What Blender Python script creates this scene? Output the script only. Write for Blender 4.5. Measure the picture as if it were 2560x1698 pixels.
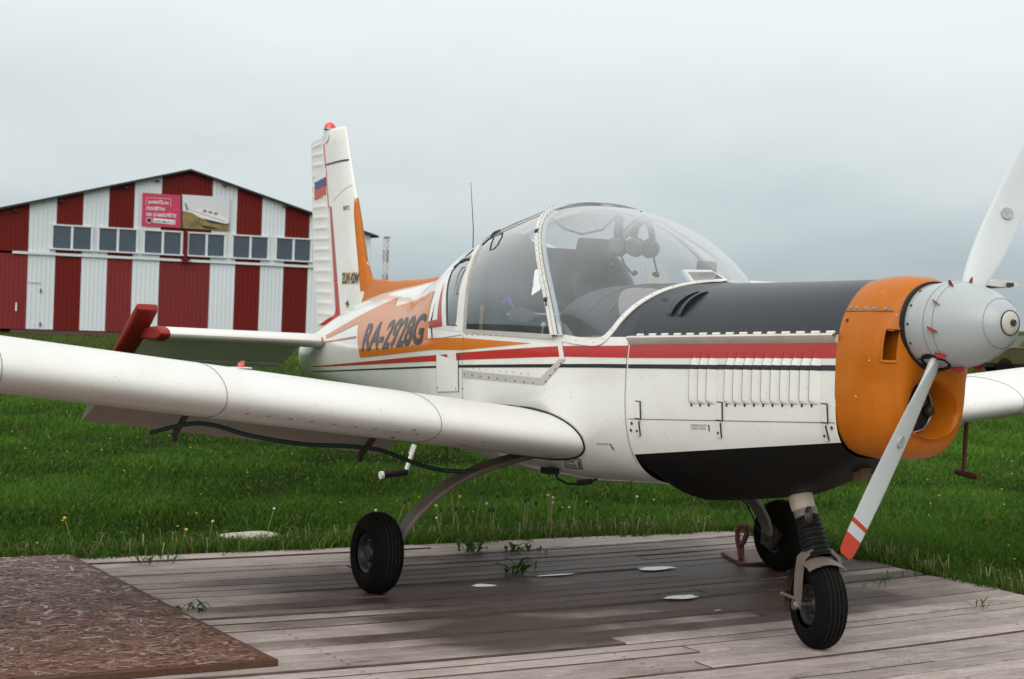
import bpy, bmesh, math, random
import numpy as np
from mathutils import Vector, Matrix, Quaternion
R = math.radians
random.seed(7); np.random.seed(7)
scene = bpy.context.scene
for o in list(bpy.data.objects): bpy.data.objects.remove(o)
COL = scene.collection

# ---------------------------------------------------------------- camera
cam_d = bpy.data.cameras.new('camera'); cam = bpy.data.objects.new('camera', cam_d); COL.objects.link(cam)
scene.camera = cam
yaw, pit, rol = R(150.246), R(-1.007), R(2.206)
F = Vector((math.cos(pit)*math.cos(yaw), math.cos(pit)*math.sin(yaw), math.sin(pit)))
Rt = Vector((math.sin(yaw), -math.cos(yaw), 0)); Up = Rt.cross(F)
R2 = Rt*math.cos(rol)+Up*math.sin(rol); U2 = Up*math.cos(rol)-Rt*math.sin(rol)
cam.matrix_world = Matrix(((R2.x, U2.x, -F.x, 7.156), (R2.y, U2.y, -F.y, -4.622), (R2.z, U2.z, -F.z, 1.379), (0, 0, 0, 1)))
cam_d.sensor_width = 36; cam_d.lens = 4126/2560*36; cam_d.clip_end = 4000; cam_d.clip_start = .05
cam_d.dof.use_dof = True; cam_d.dof.focus_distance = 7.0; cam_d.dof.aperture_fstop = 8

# ---------------------------------------------------------------- sky and sun
SUN_EL, SUN_AZ = R(33), R(-48)          # bright part of the overcast, on the camera's side
world = bpy.data.worlds.new('World'); scene.world = world; world.use_nodes = True
nt = world.node_tree; nt.nodes.clear(); N = nt.nodes.new; LK = nt.links.new
tc = N('ShaderNodeTexCoord'); sep = N('ShaderNodeSeparateXYZ'); LK(tc.outputs['Generated'], sep.inputs[0])
nz = N('ShaderNodeTexNoise'); nz.inputs['Scale'].default_value = 1.9; nz.inputs['Detail'].default_value = 5; nz.inputs['Roughness'].default_value = .55
mp = N('ShaderNodeMapping'); mp.inputs['Scale'].default_value = (1, 1, 3.2); LK(tc.outputs['Generated'], mp.inputs[0]); LK(mp.outputs[0], nz.inputs[0])
# height in the sky, nudged by the cloud noise so that the bank is uneven
ma = N('ShaderNodeMath'); ma.operation = 'MULTIPLY_ADD'; LK(nz.outputs[0], ma.inputs[0]); ma.inputs[1].default_value = .22; ma.inputs[2].default_value = -.11
ad = N('ShaderNodeMath'); ad.operation = 'ADD'; LK(sep.outputs[2], ad.inputs[0]); LK(ma.outputs[0], ad.inputs[1])
rp = N('ShaderNodeValToRGB'); LK(ad.outputs[0], rp.inputs[0])
stops = [(0, (.35, .415, .45)), (.03, (.42, .49, .525)), (.09, (.60, .66, .675)), (.17, (.77, .82, .822)), (.30, (.86, .905, .905)), (.6, (1.02, 1.06, 1.05)), (1, (1.2, 1.23, 1.22))]
el = rp.color_ramp.elements
el[0].position, el[0].color = stops[0][0], stops[0][1]+(1,)
el[1].position, el[1].color = 1, stops[-1][1]+(1,)
for p, c in stops[1:-1]:
    e = el.new(p); e.color = c+(1,)
bg = N('ShaderNodeBackground'); bg.inputs[1].default_value = 1.03; LK(rp.outputs[0], bg.inputs[0])
sky = N('ShaderNodeTexSky'); sky.sky_type = 'NISHITA'; sky.sun_disc = False; sky.sun_elevation = SUN_EL; sky.sun_rotation = R(90)-SUN_AZ
bg2 = N('ShaderNodeBackground'); bg2.inputs[1].default_value = .008; LK(sky.outputs[0], bg2.inputs[0])
add = N('ShaderNodeAddShader'); LK(bg.outputs[0], add.inputs[0]); LK(bg2.outputs[0], add.inputs[1])
wo = N('ShaderNodeOutputWorld'); LK(add.outputs[0], wo.inputs[0])
sd = bpy.data.lights.new('sun', 'SUN'); sd.energy = 1.5; sd.angle = R(60); sd.color = (1, .97, .93)
sun = bpy.data.objects.new('sun', sd); COL.objects.link(sun)
sv = Vector((math.cos(SUN_EL)*math.cos(SUN_AZ), math.cos(SUN_EL)*math.sin(SUN_AZ), math.sin(SUN_EL)))
sun.rotation_euler = (-sv).to_track_quat('-Z', 'Y').to_euler()
vs = scene.view_settings; vs.view_transform = 'Standard'; vs.look = 'None'; vs.gamma = 1; vs.use_curve_mapping = False; vs.exposure = 0.0

# ---------------------------------------------------------------- materials
MATS = {}
def mat(name, rgb, rough=.5, metal=0, coat=0, noise=None, bump=None, spec=.5, attr=None, rnd=0, stretch=(1, 1, 1), dark=None, speck=0, wave=0):
    """noise=(scale, amount): mottles the base colour towards 'dark'; bump=(scale, strength); rnd: colour spread from object to object"""
    m = bpy.data.materials.new(name); m.use_nodes = True; MATS[name] = m
    t = m.node_tree; b = t.nodes['Principled BSDF']; n = t.nodes.new; l = t.links.new
    b.inputs['Base Color'].default_value = tuple(rgb)+(1,); b.inputs['Roughness'].default_value = rough; b.inputs['Metallic'].default_value = metal
    b.inputs['Coat Weight'].default_value = coat; b.inputs['Coat Roughness'].default_value = .06; b.inputs['Specular IOR Level'].default_value = spec
    src = None
    if attr:
        a = n('ShaderNodeAttribute'); a.attribute_name = attr; src = a.outputs['Color']
    if noise or bump or speck or wave:
        c = n('ShaderNodeTexCoord'); mpn = n('ShaderNodeMapping'); mpn.inputs['Scale'].default_value = stretch; l(c.outputs['Object'], mpn.inputs[0])
        vec = mpn.outputs[0]
    if noise:
        x = n('ShaderNodeTexNoise'); x.inputs['Scale'].default_value = noise[0]; x.inputs['Detail'].default_value = 8; x.inputs['Roughness'].default_value = .65; l(vec, x.inputs[0])
        mr = n('ShaderNodeMapRange'); mr.inputs[1].default_value = .42; mr.inputs[2].default_value = .75; mr.inputs[4].default_value = noise[1]; l(x.outputs[0], mr.inputs[0])
        mx = n('ShaderNodeMix'); mx.data_type = 'RGBA'; l(mr.outputs[0], mx.inputs[0])
        if src: l(src, mx.inputs[6])
        else: mx.inputs[6].default_value = tuple(rgb)+(1,)
        mx.inputs[7].default_value = tuple(dark or [v*.45 for v in rgb])+(1,); src = mx.outputs[2]
    if speck:                                                   # fly specks and stone chips
        x = n('ShaderNodeTexNoise'); x.inputs['Scale'].default_value = 75; x.inputs['Detail'].default_value = 2; l(vec, x.inputs[0])
        mr = n('ShaderNodeMapRange'); mr.inputs[1].default_value = .69; mr.inputs[2].default_value = .74; mr.inputs[4].default_value = speck; l(x.outputs[0], mr.inputs[0])
        mx = n('ShaderNodeMix'); mx.data_type = 'RGBA'; l(mr.outputs[0], mx.inputs[0]); l(src, mx.inputs[6]); mx.inputs[7].default_value = (.16, .13, .10, 1); src = mx.outputs[2]
    if wave:
        x = n('ShaderNodeTexNoise'); x.inputs['Scale'].default_value = 3.5; x.inputs['Detail'].default_value = 1; l(vec, x.inputs[0])
        bp = n('ShaderNodeBump'); bp.inputs['Strength'].default_value = wave; bp.inputs['Distance'].default_value = .02; l(x.outputs[0], bp.inputs['Height']); l(bp.outputs[0], b.inputs['Normal']); l(bp.outputs[0], b.inputs['Coat Normal'])
    if rnd:
        oi = n('ShaderNodeObjectInfo'); hs = n('ShaderNodeHueSaturation'); mv = n('ShaderNodeMapRange'); mv.inputs[3].default_value = 1-rnd; mv.inputs[4].default_value = 1+rnd
        l(oi.outputs['Random'], mv.inputs[0]); l(mv.outputs[0], hs.inputs['Value'])
        if src: l(src, hs.inputs['Color'])
        else: hs.inputs['Color'].default_value = tuple(rgb)+(1,)
        src = hs.outputs[0]
    if src: l(src, b.inputs['Base Color'])
    if bump:
        y = n('ShaderNodeTexNoise'); y.inputs['Scale'].default_value = bump[0]; y.inputs['Detail'].default_value = 5; l(vec, y.inputs[0])
        bp = n('ShaderNodeBump'); bp.inputs['Strength'].default_value = bump[1]; bp.inputs['Distance'].default_value = .01; l(y.outputs[0], bp.inputs['Height']); l(bp.outputs[0], b.inputs['Normal'])
    return m
W = mat('white_paint', (.76, .75, .71), .38, coat=.35, noise=(2.6, .42), dark=(.56, .51, .43), speck=.5)
WW = mat('white_wing_paint', (.75, .74, .705), .42, coat=.25, noise=(1.8, .38), dark=(.57, .52, .44), speck=.4, wave=.12)
GL = mat('white_gloss_paint', (.76, .75, .71), .22, coat=.8, noise=(2.6, .36), dark=(.58, .53, .45), speck=.45, wave=.16)
ORG = mat('orange_paint', (.48, .130, .003), .45, coat=.1, noise=(6, .45), dark=(.31, .07, .003), speck=.5, wave=.12, spec=.25)
ORGL = mat('orange_gloss', (.56, .15, .005), .16, coat=.3, spec=.35, noise=(4, .15), dark=(.5, .13, .012))
RED = mat('red_stripe_paint', (.42, .016, .012), .25, coat=.45, noise=(6, .3), dark=(.33, .03, .02))
REDM = mat('red_matt_paint', (.27, .022, .018), .55, spec=.25, noise=(7, .35), dark=(.2, .03, .025))
BLK = mat('black_paint', (.012, .012, .013), .3, coat=.3)
BLKG = mat('black_letter', (.006, .006, .009), .25, spec=.3)
MAT_BLK = mat('matt_black_top', (.020, .023, .030), .42, coat=.12, noise=(9, .3), dark=(.035, .037, .04), bump=(160, .05))
BELLY = mat('black_belly', (.006, .0055, .005), .55, noise=(6, .5), dark=(.012, .010, .007), spec=.15)
SEAM = mat('seam_line', (.13, .11, .09), .7)
SEAL = mat('rubber_seal', (.012, .0115, .011), .55, spec=.3)
GREY = mat('spinner_grey', (.40, .43, .435), .36, coat=.2, noise=(4, .22), dark=(.27, .28, .275))
BLADE = mat('blade_white', (.60, .63, .635), .42, noise=(5, .2), dark=(.42, .43, .42))
RTIP = mat('blade_red', (.56, .05, .02), .45)
RUB = mat('tyre_rubber', (.006, .0055, .005), .85, noise=(14, .5), dark=(.012, .010, .008), bump=(90, .15), spec=.06)
RIM = mat('wheel_rim', (.018, .017, .016), .5, metal=.3, noise=(20, .5), dark=(.04, .032, .026))
STEEL = mat('steel', (.45, .44, .42), .35, metal=1)
DSTEEL = mat('dark_steel', (.06, .055, .05), .5, metal=.6)
LEG = mat('leg_paint', (.165, .13, .105), .5, noise=(16, .5), dark=(.10, .07, .055))
FLAP_BROWN = mat('brown_flap', (.40, .35, .29), .55, noise=(6, .5), dark=(.25, .2, .15))  # flaps take a browner tone than the white wing
INT = mat('cabin_lining', (.022, .024, .030), .9, noise=(8, .4), dark=(.035, .036, .04), spec=.2)
SEATM = mat('seat_cloth', (.02, .021, .027), .9, noise=(12, .5), dark=(.009, .0095, .012), bump=(60, .3), spec=.2)
GREYCLOTH = mat('light_cloth', (.30, .31, .33), .9, noise=(8, .4), dark=(.18, .18, .2))
PURP = mat('purple_cloth', (.16, .07, .34), .85)
DKCL = mat('dark_cloth', (.016, .018, .028), .9, noise=(14, .4), dark=(.04, .042, .05), bump=(50, .4))
BEIGE = mat('beige_patch', (.15, .11, .09), .85, noise=(25, .8), dark=(.05, .04, .04))
HOSE = mat('green_hose', (.012, .04, .032), .45)
FLW = mat('flag_white', (.75, .75, .74), .4); FLB = mat('flag_blue', (.03, .07, .22), .4); FLR = mat('flag_red', (.55, .07, .05), .4)
LENS = mat('beacon_red', (.75, .03, .02), .15, coat=1)

def glass(name, tint, haze, gloss=1.0, rough=.03):
    m = bpy.data.materials.new(name); m.use_nodes = True; t = m.node_tree; t.nodes.clear(); n = t.nodes.new; l = t.links.new
    out = n('ShaderNodeOutputMaterial'); tr = n('ShaderNodeBsdfTransparent'); tr.inputs[0].default_value = tuple(tint)+(1,)
    df = n('ShaderNodeBsdfDiffuse'); df.inputs[0].default_value = (.8, .82, .83, 1)
    c = n('ShaderNodeTexCoord'); x = n('ShaderNodeTexNoise'); x.inputs['Scale'].default_value = 5; x.inputs['Detail'].default_value = 6; l(c.outputs['Object'], x.inputs[0])
    mr = n('ShaderNodeMapRange'); mr.inputs[1].default_value = .3; mr.inputs[2].default_value = .8; mr.inputs[3].default_value = haze*.5; mr.inputs[4].default_value = haze*1.6; l(x.outputs[0], mr.inputs[0])
    m1 = n('ShaderNodeMixShader'); l(mr.outputs[0], m1.inputs[0]); l(tr.outputs[0], m1.inputs[1]); l(df.outputs[0], m1.inputs[2])
    gl = n('ShaderNodeBsdfGlossy'); gl.inputs['Roughness'].default_value = rough
    lw = n('ShaderNodeLayerWeight'); lw.inputs[0].default_value = .5                  # Schlick, the same from both sides of the thin sheet
    pw = n('ShaderNodeMath'); pw.operation = 'POWER'; pw.inputs[1].default_value = 2.7; l(lw.outputs['Facing'], pw.inputs[0])
    mu = n('ShaderNodeMath'); mu.operation = 'MULTIPLY_ADD'; mu.inputs[1].default_value = .92*gloss; mu.inputs[2].default_value = .07*gloss; mu.use_clamp = True; l(pw.outputs[0], mu.inputs[0])
    m2 = n('ShaderNodeMixShader'); l(mu.outputs[0], m2.inputs[0]); l(m1.outputs[0], m2.inputs[1]); l(gl.outputs[0], m2.inputs[2]); l(m2.outputs[0], out.inputs[0])
    return m
PLEX = glass('windscreen_plexiglass', (.93, .95, .96), .085, 1.3)
PLEX2 = glass('door_plexiglass', (.82, .85, .88), .04, 1.5)

# ---------------------------------------------------------------- helpers
ORIGIN = {}
def tag(o, label=None, cat=None, group=None, kind=None):
    if label: o['label'] = label
    if cat: o['category'] = cat
    if group: o['group'] = group
    if kind: o['kind'] = kind
    return o
def thing(name, label, cat, loc=(0, 0, 0), group=None):
    o = bpy.data.objects.new(name, None); COL.objects.link(o); o.location = loc; o.empty_display_size = .2
    ORIGIN[o.name] = Vector(loc); return tag(o, label, cat, group)
class MB:
    def __init__(s): s.v = []; s.f = []; s.m = []; s.mi = 0
    def add(s, v, f):
        k = len(s.v); s.v += [tuple(p) for p in v]; s.f += [tuple(i+k for i in q) for q in f]; s.m += [s.mi]*len(f); return s
    def grid(s, rows, closed=False, flip=False):
        n = len(rows[0]); v = [p for r in rows for p in r]; f = []
        for i in range(len(rows)-1):
            for j in range(n if closed else n-1):
                a, b, c, d = i*n+j, i*n+(j+1) % n, (i+1)*n+(j+1) % n, (i+1)*n+j
                f.append((a, d, c, b) if flip else (a, b, c, d))
        return s.add(v, f)
    def box(s, c, size, M=None):
        x, y, z = [k/2 for k in size]; v = [Vector((i*x, j*y, k*z)) for i in (-1, 1) for j in (-1, 1) for k in (-1, 1)]
        if M: v = [M @ p for p in v]
        v = [p+Vector(c) for p in v]
        return s.add(v, [(0, 1, 3, 2), (4, 6, 7, 5), (0, 4, 5, 1), (2, 3, 7, 6), (0, 2, 6, 4), (1, 5, 7, 3)])
    def bar(s, a, b, w, h, up=(0, 0, 1)):
        a, b = Vector(a), Vector(b); d = b-a; L = d.length; d.normalize(); u = Vector(up); x = d.cross(u)
        if x.length < 1e-4: x = d.cross(Vector((1, 0, 0)))
        x.normalize(); u = x.cross(d)
        M = Matrix((d, x, u)).transposed()
        return s.box((a+b)/2, (L, w, h), M)
    def tube(s, path, r, n=10, cap=True, closed=False):
        P = [Vector(p) for p in path]; k = len(P); rs = r if isinstance(r, (list, tuple)) else [r]*k; rows = []; ref = None
        for i, p in enumerate(P):
            d = (P[(i+1) % k]-P[i-1]) if closed else (P[min(i+1, k-1)]-P[max(i-1, 0)])
            d.normalize()
            if ref is None: ref = d.orthogonal().normalized()
            ref = (ref-d*ref.dot(d)).normalized(); b = d.cross(ref)
            rows.append([p+(ref*math.cos(2*math.pi*j/n)+b*math.sin(2*math.pi*j/n))*rs[i] for j in range(n)])
        if closed: rows.append(rows[0])
        s.grid(rows, True)
        if cap and not closed:
            s.add(rows[0], [tuple(range(n))[::-1]]); s.add(rows[-1], [tuple(range(n))])
        return s
    def lathe(s, prof, c, ax, n=40):
        ax = Vector(ax).normalized(); u = ax.orthogonal().normalized(); w = ax.cross(u); c = Vector(c)
        return s.grid([[c+ax*a+(u*math.cos(2*math.pi*j/n)+w*math.sin(2*math.pi*j/n))*max(r, 1e-4) for j in range(n)] for a, r in prof], True, True)
    def ball(s, c, r, n=12, sc=(1, 1, 1)):
        return s.grid([[(c[0]+sc[0]*r*math.sin(math.pi*i/n)*math.cos(2*math.pi*j/n), c[1]+sc[1]*r*math.sin(math.pi*i/n)*math.sin(2*math.pi*j/n), c[2]+sc[2]*r*math.cos(math.pi*i/n)) for j in range(n)] for i in range(n+1)], True, True)
    def mirror(s):
        k = len(s.v); s.v += [(x, -y, z) for x, y, z in s.v]; s.f += [tuple(i+k for i in q)[::-1] for q in s.f]; s.m += list(s.m); return s
    def build(s, name, ms, parent=None, label=None, cat=None, group=None, kind=None, smooth=True, origin=None, angle=38):
        o = Vector(origin) if origin is not None else (ORIGIN[parent.name] if parent else Vector((0, 0, 0)))
        me = bpy.data.meshes.new(name); me.from_pydata([tuple(Vector(p)-o) for p in s.v], [], s.f)
        for m in (ms if isinstance(ms, (list, tuple)) else [ms]): me.materials.append(m)
        if any(s.m): me.polygons.foreach_set('material_index', s.m)
        if smooth:
            me.polygons.foreach_set('use_smooth', [True]*len(me.polygons))
            try: me.set_sharp_from_angle(angle=R(angle))
            except Exception: pass
        me.update()
        ob = bpy.data.objects.new(name, me); COL.objects.link(ob)
        if parent: ob.parent = parent; ob.location = o-ORIGIN[parent.name]
        else: ob.location = o
        ORIGIN[ob.name] = o
        return tag(ob, label, cat, group, kind)
def lin(tab, x):
    if x <= tab[0][0]: return tab[0][1]
    for (a, b), (c, d) in zip(tab, tab[1:]):
        if x <= c: return b+(d-b)*(x-a)/(c-a)
    return tab[-1][1]
def arange(a, b, n): return [a+(b-a)*i/n for i in range(n+1)]
def smoothstep(a, b, x):
    t = min(1, max(0, (x-a)/(b-a))); return t*t*(3-2*t)
#GEO>
def interp(tab, x):
    # monotone-ish cubic through rows (x, a, b, ...) sorted by x
    n = len(tab)
    if x <= tab[0][0]: return list(tab[0][1:])
    if x >= tab[-1][0]: return list(tab[-1][1:])
    i = 0
    while tab[i+1][0] < x: i += 1
    x0, x1 = tab[i][0], tab[i+1][0]; t = (x-x0)/(x1-x0); out = []
    for k in range(1, len(tab[0])):
        p0, p1 = tab[i][k], tab[i+1][k]; d = (p1-p0)/(x1-x0)
        def slope(j):
            if j == 0 or j == n-1: return d
            a = (tab[j][k]-tab[j-1][k])/(tab[j][0]-tab[j-1][0]); b = (tab[j+1][k]-tab[j][k])/(tab[j+1][0]-tab[j][0])
            return 0 if a*b <= 0 else 2*a*b/(a+b)
        m0, m1 = slope(i), slope(i+1); h = x1-x0
        out.append((2*t**3-3*t*t+1)*p0+(t**3-2*t*t+t)*h*m0+(-2*t**3+3*t*t)*p1+(t**3-t*t)*h*m1)
    return out
# x, half width, z of max width, top, bottom, upper exponent, lower exponent
BODY = [(-3.95,.03,1.02,1.10,.93,2,2), (-3.88,.075,1.0,1.13,.88,2,2), (-3.6,.125,1.0,1.20,.835,2,2.1), (-3.2,.175,1.02,1.33,.815,1.8,2.3), (-2.6,.26,1.06,1.465,.765,1.7,2.5),
        (-1.9,.37,1.11,1.54,.68,1.7,2.7), (-1.6,.42,1.13,1.58,.64,1.75,2.8), (-1.3,.47,1.15,1.655,.60,1.95,3), (-.9,.525,1.17,1.78,.56,2.3,3.2), (-.3,.555,1.17,1.80,.535,2.4,3.4), (.3,.55,1.17,1.53,.55,2.3,3.4),
        (.6,.505,1.17,1.535,.575,2.3,3.4), (.93,.45,1.17,1.54,.60,2.3,3.4), (1.5,.36,1.19,1.548,.67,2.3,3.6), (2.12,.26,1.21,1.563,.845,2.4,4)]
CANO = [(-1.15,.49,1.26,1.705,1,2.0,2), (-.85,.527,1.27,1.80,1,2.2,2), (-.6,.543,1.27,1.868,1,2.4,2), (-.3,.555,1.27,1.915,1,2.55,2), (.05,.556,1.27,1.955,1,2.6,2), (.5,.55,1.27,1.96,1,2.6,2)]
def sec_y(tab, x, z):
    w, zc, zt, zb, nt, nb = interp(tab, x)
    if z >= zc: t = (z-zc)/(zt-zc); n = nt
    else: t = (zc-z)/(zc-zb); n = nb
    if t >= 1: return 0.0
    return w*(1-t**n)**(1/n)
def sec_pt(tab, x, a):
    # a: -90 bottom centre ... 0 widest ... 90 top centre (starboard side, y < 0)
    w, zc, zt, zb, nt, nb = interp(tab, x)
    c, s = max(0.0, math.cos(a)), math.sin(a)
    n = nt if s >= 0 else nb
    return (x, -w*c**(2/n), zc+((zt-zc) if s >= 0 else (zc-zb))*math.copysign(abs(s)**(2/n), s))
def sec_ang(tab, x, z):
    w, zc, zt, zb, nt, nb = interp(tab, x)
    if z >= zc: return math.asin(min(1, ((z-zc)/(zt-zc))**(nt/2)))
    return -math.asin(min(1, ((zc-z)/(zc-zb))**(nb/2)))
#<GEO
def project(bm, yf, side=-1, off=.0022, L=.05):
    """drape a flat (x, z) sheet over the surface y = side*yf(x, z)"""
    for _ in range(6):
        es = [e for e in bm.edges if e.calc_length() > L]
        if not es: break
        bmesh.ops.subdivide_edges(bm, edges=es, cuts=1)
        bmesh.ops.triangulate(bm, faces=[f for f in bm.faces if len(f.verts) > 3])
    m = MB(); e = .004; idx = {}
    for i, v in enumerate(bm.verts):
        x, z = v.co.x, v.co.z; y = yf(x, z)
        n = Vector((-(yf(x+e, z)-yf(x-e, z))/(2*e), 1, -(yf(x, z+e)-yf(x, z-e))/(2*e)))
        n.normalize(); idx[v] = i; m.v.append((x+n.x*off, side*(y+n.y*off), z+n.z*off))
    for f in bm.faces:
        q = tuple(idx[v] for v in f.verts); m.f.append(q); m.m.append(0)
    bm.free(); return m
def sheet(polys):
    bm = bmesh.new()
    for p in polys:
        try: bm.faces.new([bm.verts.new((x, 0, z)) for x, z in p])
        except ValueError: pass
    for f in bm.faces: f.normal_update()
    bmesh.ops.triangulate(bm, faces=bm.faces[:]); return bm
def text_mesh(body, bold=0, shear=0):
    cu = bpy.data.curves.new('t', 'FONT'); cu.body = body; cu.size = 1; cu.offset = bold; cu.shear = shear; cu.resolution_u = 3
    o = bpy.data.objects.new('t', cu); me = bpy.data.meshes.new_from_object(o)
    v = [(p.co.x, p.co.y) for p in me.vertices]; f = [tuple(q.vertices) for q in me.polygons]
    bpy.data.objects.remove(o); bpy.data.curves.remove(cu); bpy.data.meshes.remove(me)
    x0, x1 = min(a for a, _ in v), max(a for a, _ in v); y0, y1 = min(b for _, b in v), max(b for _, b in v)
    return [((a-x0)/(x1-x0), (b-y0)/(y1-y0)) for a, b in v], f
def text_sheet(body, bl, br, tl, tr, bold=0, shear=0):
    v, f = text_mesh(body, bold, shear); bm = bmesh.new(); bv = []
    for s, t in v:
        x = (bl[0]*(1-s)+br[0]*s)*(1-t)+(tl[0]*(1-s)+tr[0]*s)*t; z = (bl[1]*(1-s)+br[1]*s)*(1-t)+(tl[1]*(1-s)+tr[1]*s)*t
        bv.append(bm.verts.new((x, 0, z)))
    for q in f:
        try: bm.faces.new([bv[i] for i in q])
        except ValueError: pass
    return bm
def strip2d(pts, w):
    out = []
    for (a, b), (c, d) in zip(pts, pts[1:]):
        l = math.hypot(c-a, d-b); nx, nz = -(d-b)/l*w/2, (c-a)/l*w/2
        out.append([(a+nx, b+nz), (c+nx, d+nz), (c-nx, d-nz), (a-nx, b-nz)])
    return out
BY = lambda x, z: sec_y(BODY, x, z)
CY = lambda x, z: sec_y(CANO, x, z)
def sideY(x, z): return CY(x, z) if z > 1.27 and -.9 < x < .45 else BY(x, z)
def zh(x): return 1.262 if x < .46 else (1.262+(x-.46)*.018/.47 if x < .93 else 1.28+(x-.93)*.055/1.19)   # sill / hinge line
def zb(x): return .742+(x-.9)*.161/1.21                                                                    # top of the black belly
def ring(tab, x, a0, a1, n): return [sec_pt(tab, x, a0+(a1-a0)*i/n) for i in range(n+1)]
def mir(p): return (p[0], -p[1], p[2])

PL = thing('light_airplane', 'white single engine propeller airplane with orange and red stripes parked on wooden deck', 'airplane')
# ------------------------------------------------ fuselage shell
fu = MB()
rows = []
for x in arange(-3.95, -.915, 60):
    r = ring(BODY, x, -math.pi/2, math.pi/2, 36); rows.append(r+[mir(p) for p in r[-2:0:-1]])
fu.grid(rows, True, True)
rows = []
for x in arange(-.915, .925, 46):
    a = sec_ang(BODY, x, zh(x)); r = ring(BODY, x, a, -math.pi/2, 34); rows.append(r+[mir(p) for p in r[-2::-1]])
fu.grid(rows, False)
fus = fu.build('fuselage', GL, PL)
def dec(name, bm, m, parent, yf=BY, off=.0022, both=False, label=None, L=.05, kind=None):
    k = project(bm, yf, -1, off, L)
    if both:
        q = MB(); q.v = [mir(p) for p in k.v]; q.f = [f[::-1] for f in k.f]; q.m = list(k.m); q.build(name, m, parent, label=label)
    return k.build(name, m, parent, label=label, smooth=True, kind=kind)
dec('orange_marking', sheet([[(-3.33, 1.137), (-2.037, 1.434), (-1.924, 1.374), (-2.531, 1.257), (-3.338, 1.108)],
    [(-2.531, 1.257), (-1.924, 1.374), (-1.006, 1.472), (-.958, 1.208), (-.848, 1.15), (-2.297, 1.046)],
    [(-.958, 1.208), (-.87, 1.213), (-.482, 1.226), (.229, 1.223), (-.476, 1.162), (-.848, 1.15)]]), ORGL, fus, both=True)
dec('red_stripe', sheet([[(-3.477, .938), (-.672, 1.132), (-.669, 1.097), (-3.48, .932)]]), RED, fus, both=True)
dec('red_stripe', sheet([[(-.561, 1.143), (.465, 1.219), (.922, 1.24), (.922, 1.185), (.49, 1.17), (-.551, 1.106)]]), RED, fus, both=True)
dec('red_stripe', sheet([[(-3.335, 1.107), (-2.477, 1.179), (-2.461, 1.163), (-3.338, 1.103)]]), RED, fus, label='thin pale red line near the tail')
dec('red_stripe', sheet([[(-.852, 1.526), (-.751, 1.28), (-.946, 1.264), (-.952, 1.301), (-.823, 1.315)]]), RED, fus, yf=lambda x, z: CY(x, z), off=.005)
dec('black_stripe', sheet([[(-3.505, .904), (-.667, 1.072), (-.667, 1.061), (-3.505, .897)]]), BLK, fus, both=True)
dec('black_stripe', sheet([[(-.554, 1.08), (.741, 1.148), (.922, 1.156), (.922, 1.138), (.741, 1.131), (-.553, 1.066)]]), BLK, fus, both=True)
dec('registration_lettering', text_sheet('RA-2928G', (-2.272, 1.080), (-1.03, 1.168), (-2.292, 1.262), (-1.0, 1.348), bold=.03, shear=.05), BLKG, fus, off=.0042)
# access panel behind the door, door sill and seams
pan = dec('access_panel', sheet([[(-.815, 1.128), (-.803, .922), (-.516, .942), (-.522, 1.10)]]), W, fus, off=.003)
dec('seam', sheet(strip2d([(-.815, 1.128), (-.803, .922), (-.516, .942)], .0025)), SEAM, pan, off=.0045)
dec('seam', sheet(strip2d([(-.516, .942), (-.524, 1.14)], .006)), SEAL, pan, off=.0045)
dec('seam', sheet(strip2d([(-.925, 1.30), (-.889, 1.223), (-.885, 1.205)], .012)), SEAL, fus, off=.003)
dec('seam', sheet(strip2d([(-.478, 1.24), (-.472, .9), (-.47, .82)], .003)), SEAM, fus, off=.003)
dec('seam', sheet(strip2d([(.92, 1.25), (.915, 1.0), (.915, .70)], .003)), SEAM, fus, off=.003)
dec('seam', sheet(strip2d([(-.87, 1.205), (-.50, 1.24)], .003)), SEAM, fus, off=.003)
dec('door_rub_strip', sheet([[(-.468, 1.056), (.324, 1.058), (.352, 1.028), (-.466, 1.019)], [(.324, 1.058), (.471, 1.162), (.506, 1.157), (.352, 1.028)]]), mat('rub_strip_metal', (.50, .47, .42), .5, metal=.3), fus, off=.004)
rv = MB()
for i in range(9):
    x = -.44+i*.088; rv.box((x, -BY(x, 1.037)-.006, 1.037-.0008*i), (.006, .004, .007))
for i in range(4):
    x = .37+i*.035; z = 1.045+i*.031; rv.box((x, -BY(x, z)-.006, z), (.006, .004, .007))
for i in range(14):
    x = -.44+i*.064; z = 1.245+i*.0008; rv.box((x, -BY(x, z)-.003, z), (.0045, .004, .005))
for i in range(10):
    x = -.42+i*.07; z = 1.072; rv.box((x, -BY(x, z)-.003, z), (.0035, .003, .004))
for x, z in ((-.24, .90), (.04, .905), (-.79, .945), (-.55, .955), (-.47, .96)): rv.box((x, -BY(x, z)-.003, z), (.006, .003, .012))
rv.build('rivets', SEAM, fus, kind='stuff', smooth=False)
# placards by the belly
dec('placard', sheet([q for q in strip2d([(.42, .683), (.522, .684), (.477, .635), (.361, .631), (.42, .683)], .004)]), BLK, fus, off=.003)
dec('placard_lettering', text_sheet('СЛИВ', (.412, .66), (.462, .661), (.422, .674), (.472, .675), .01), BLK, fus, off=.003)
dec('placard_lettering', text_sheet('ТОПЛИВА', (.385, .639), (.452, .641), (.398, .653), (.466, .655), .01), BLK, fus, off=.003)
dec('placard_arrow', sheet(strip2d([(.50, .676), (.468, .641)], .007)), BLK, fus, off=.003)
dec('placard_lettering', text_sheet('ДЮЗ ВОДОТЕЧ', (.69, .768), (.776, .774), (.69, .779), (.776, .785), .01), mat('grey_ink', (.16, .16, .16), .6), fus, off=.003)
dec('placard_arrow', sheet(strip2d([(.783, .782), (.797, .755)], .008)), BLK, fus, off=.003)
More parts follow.
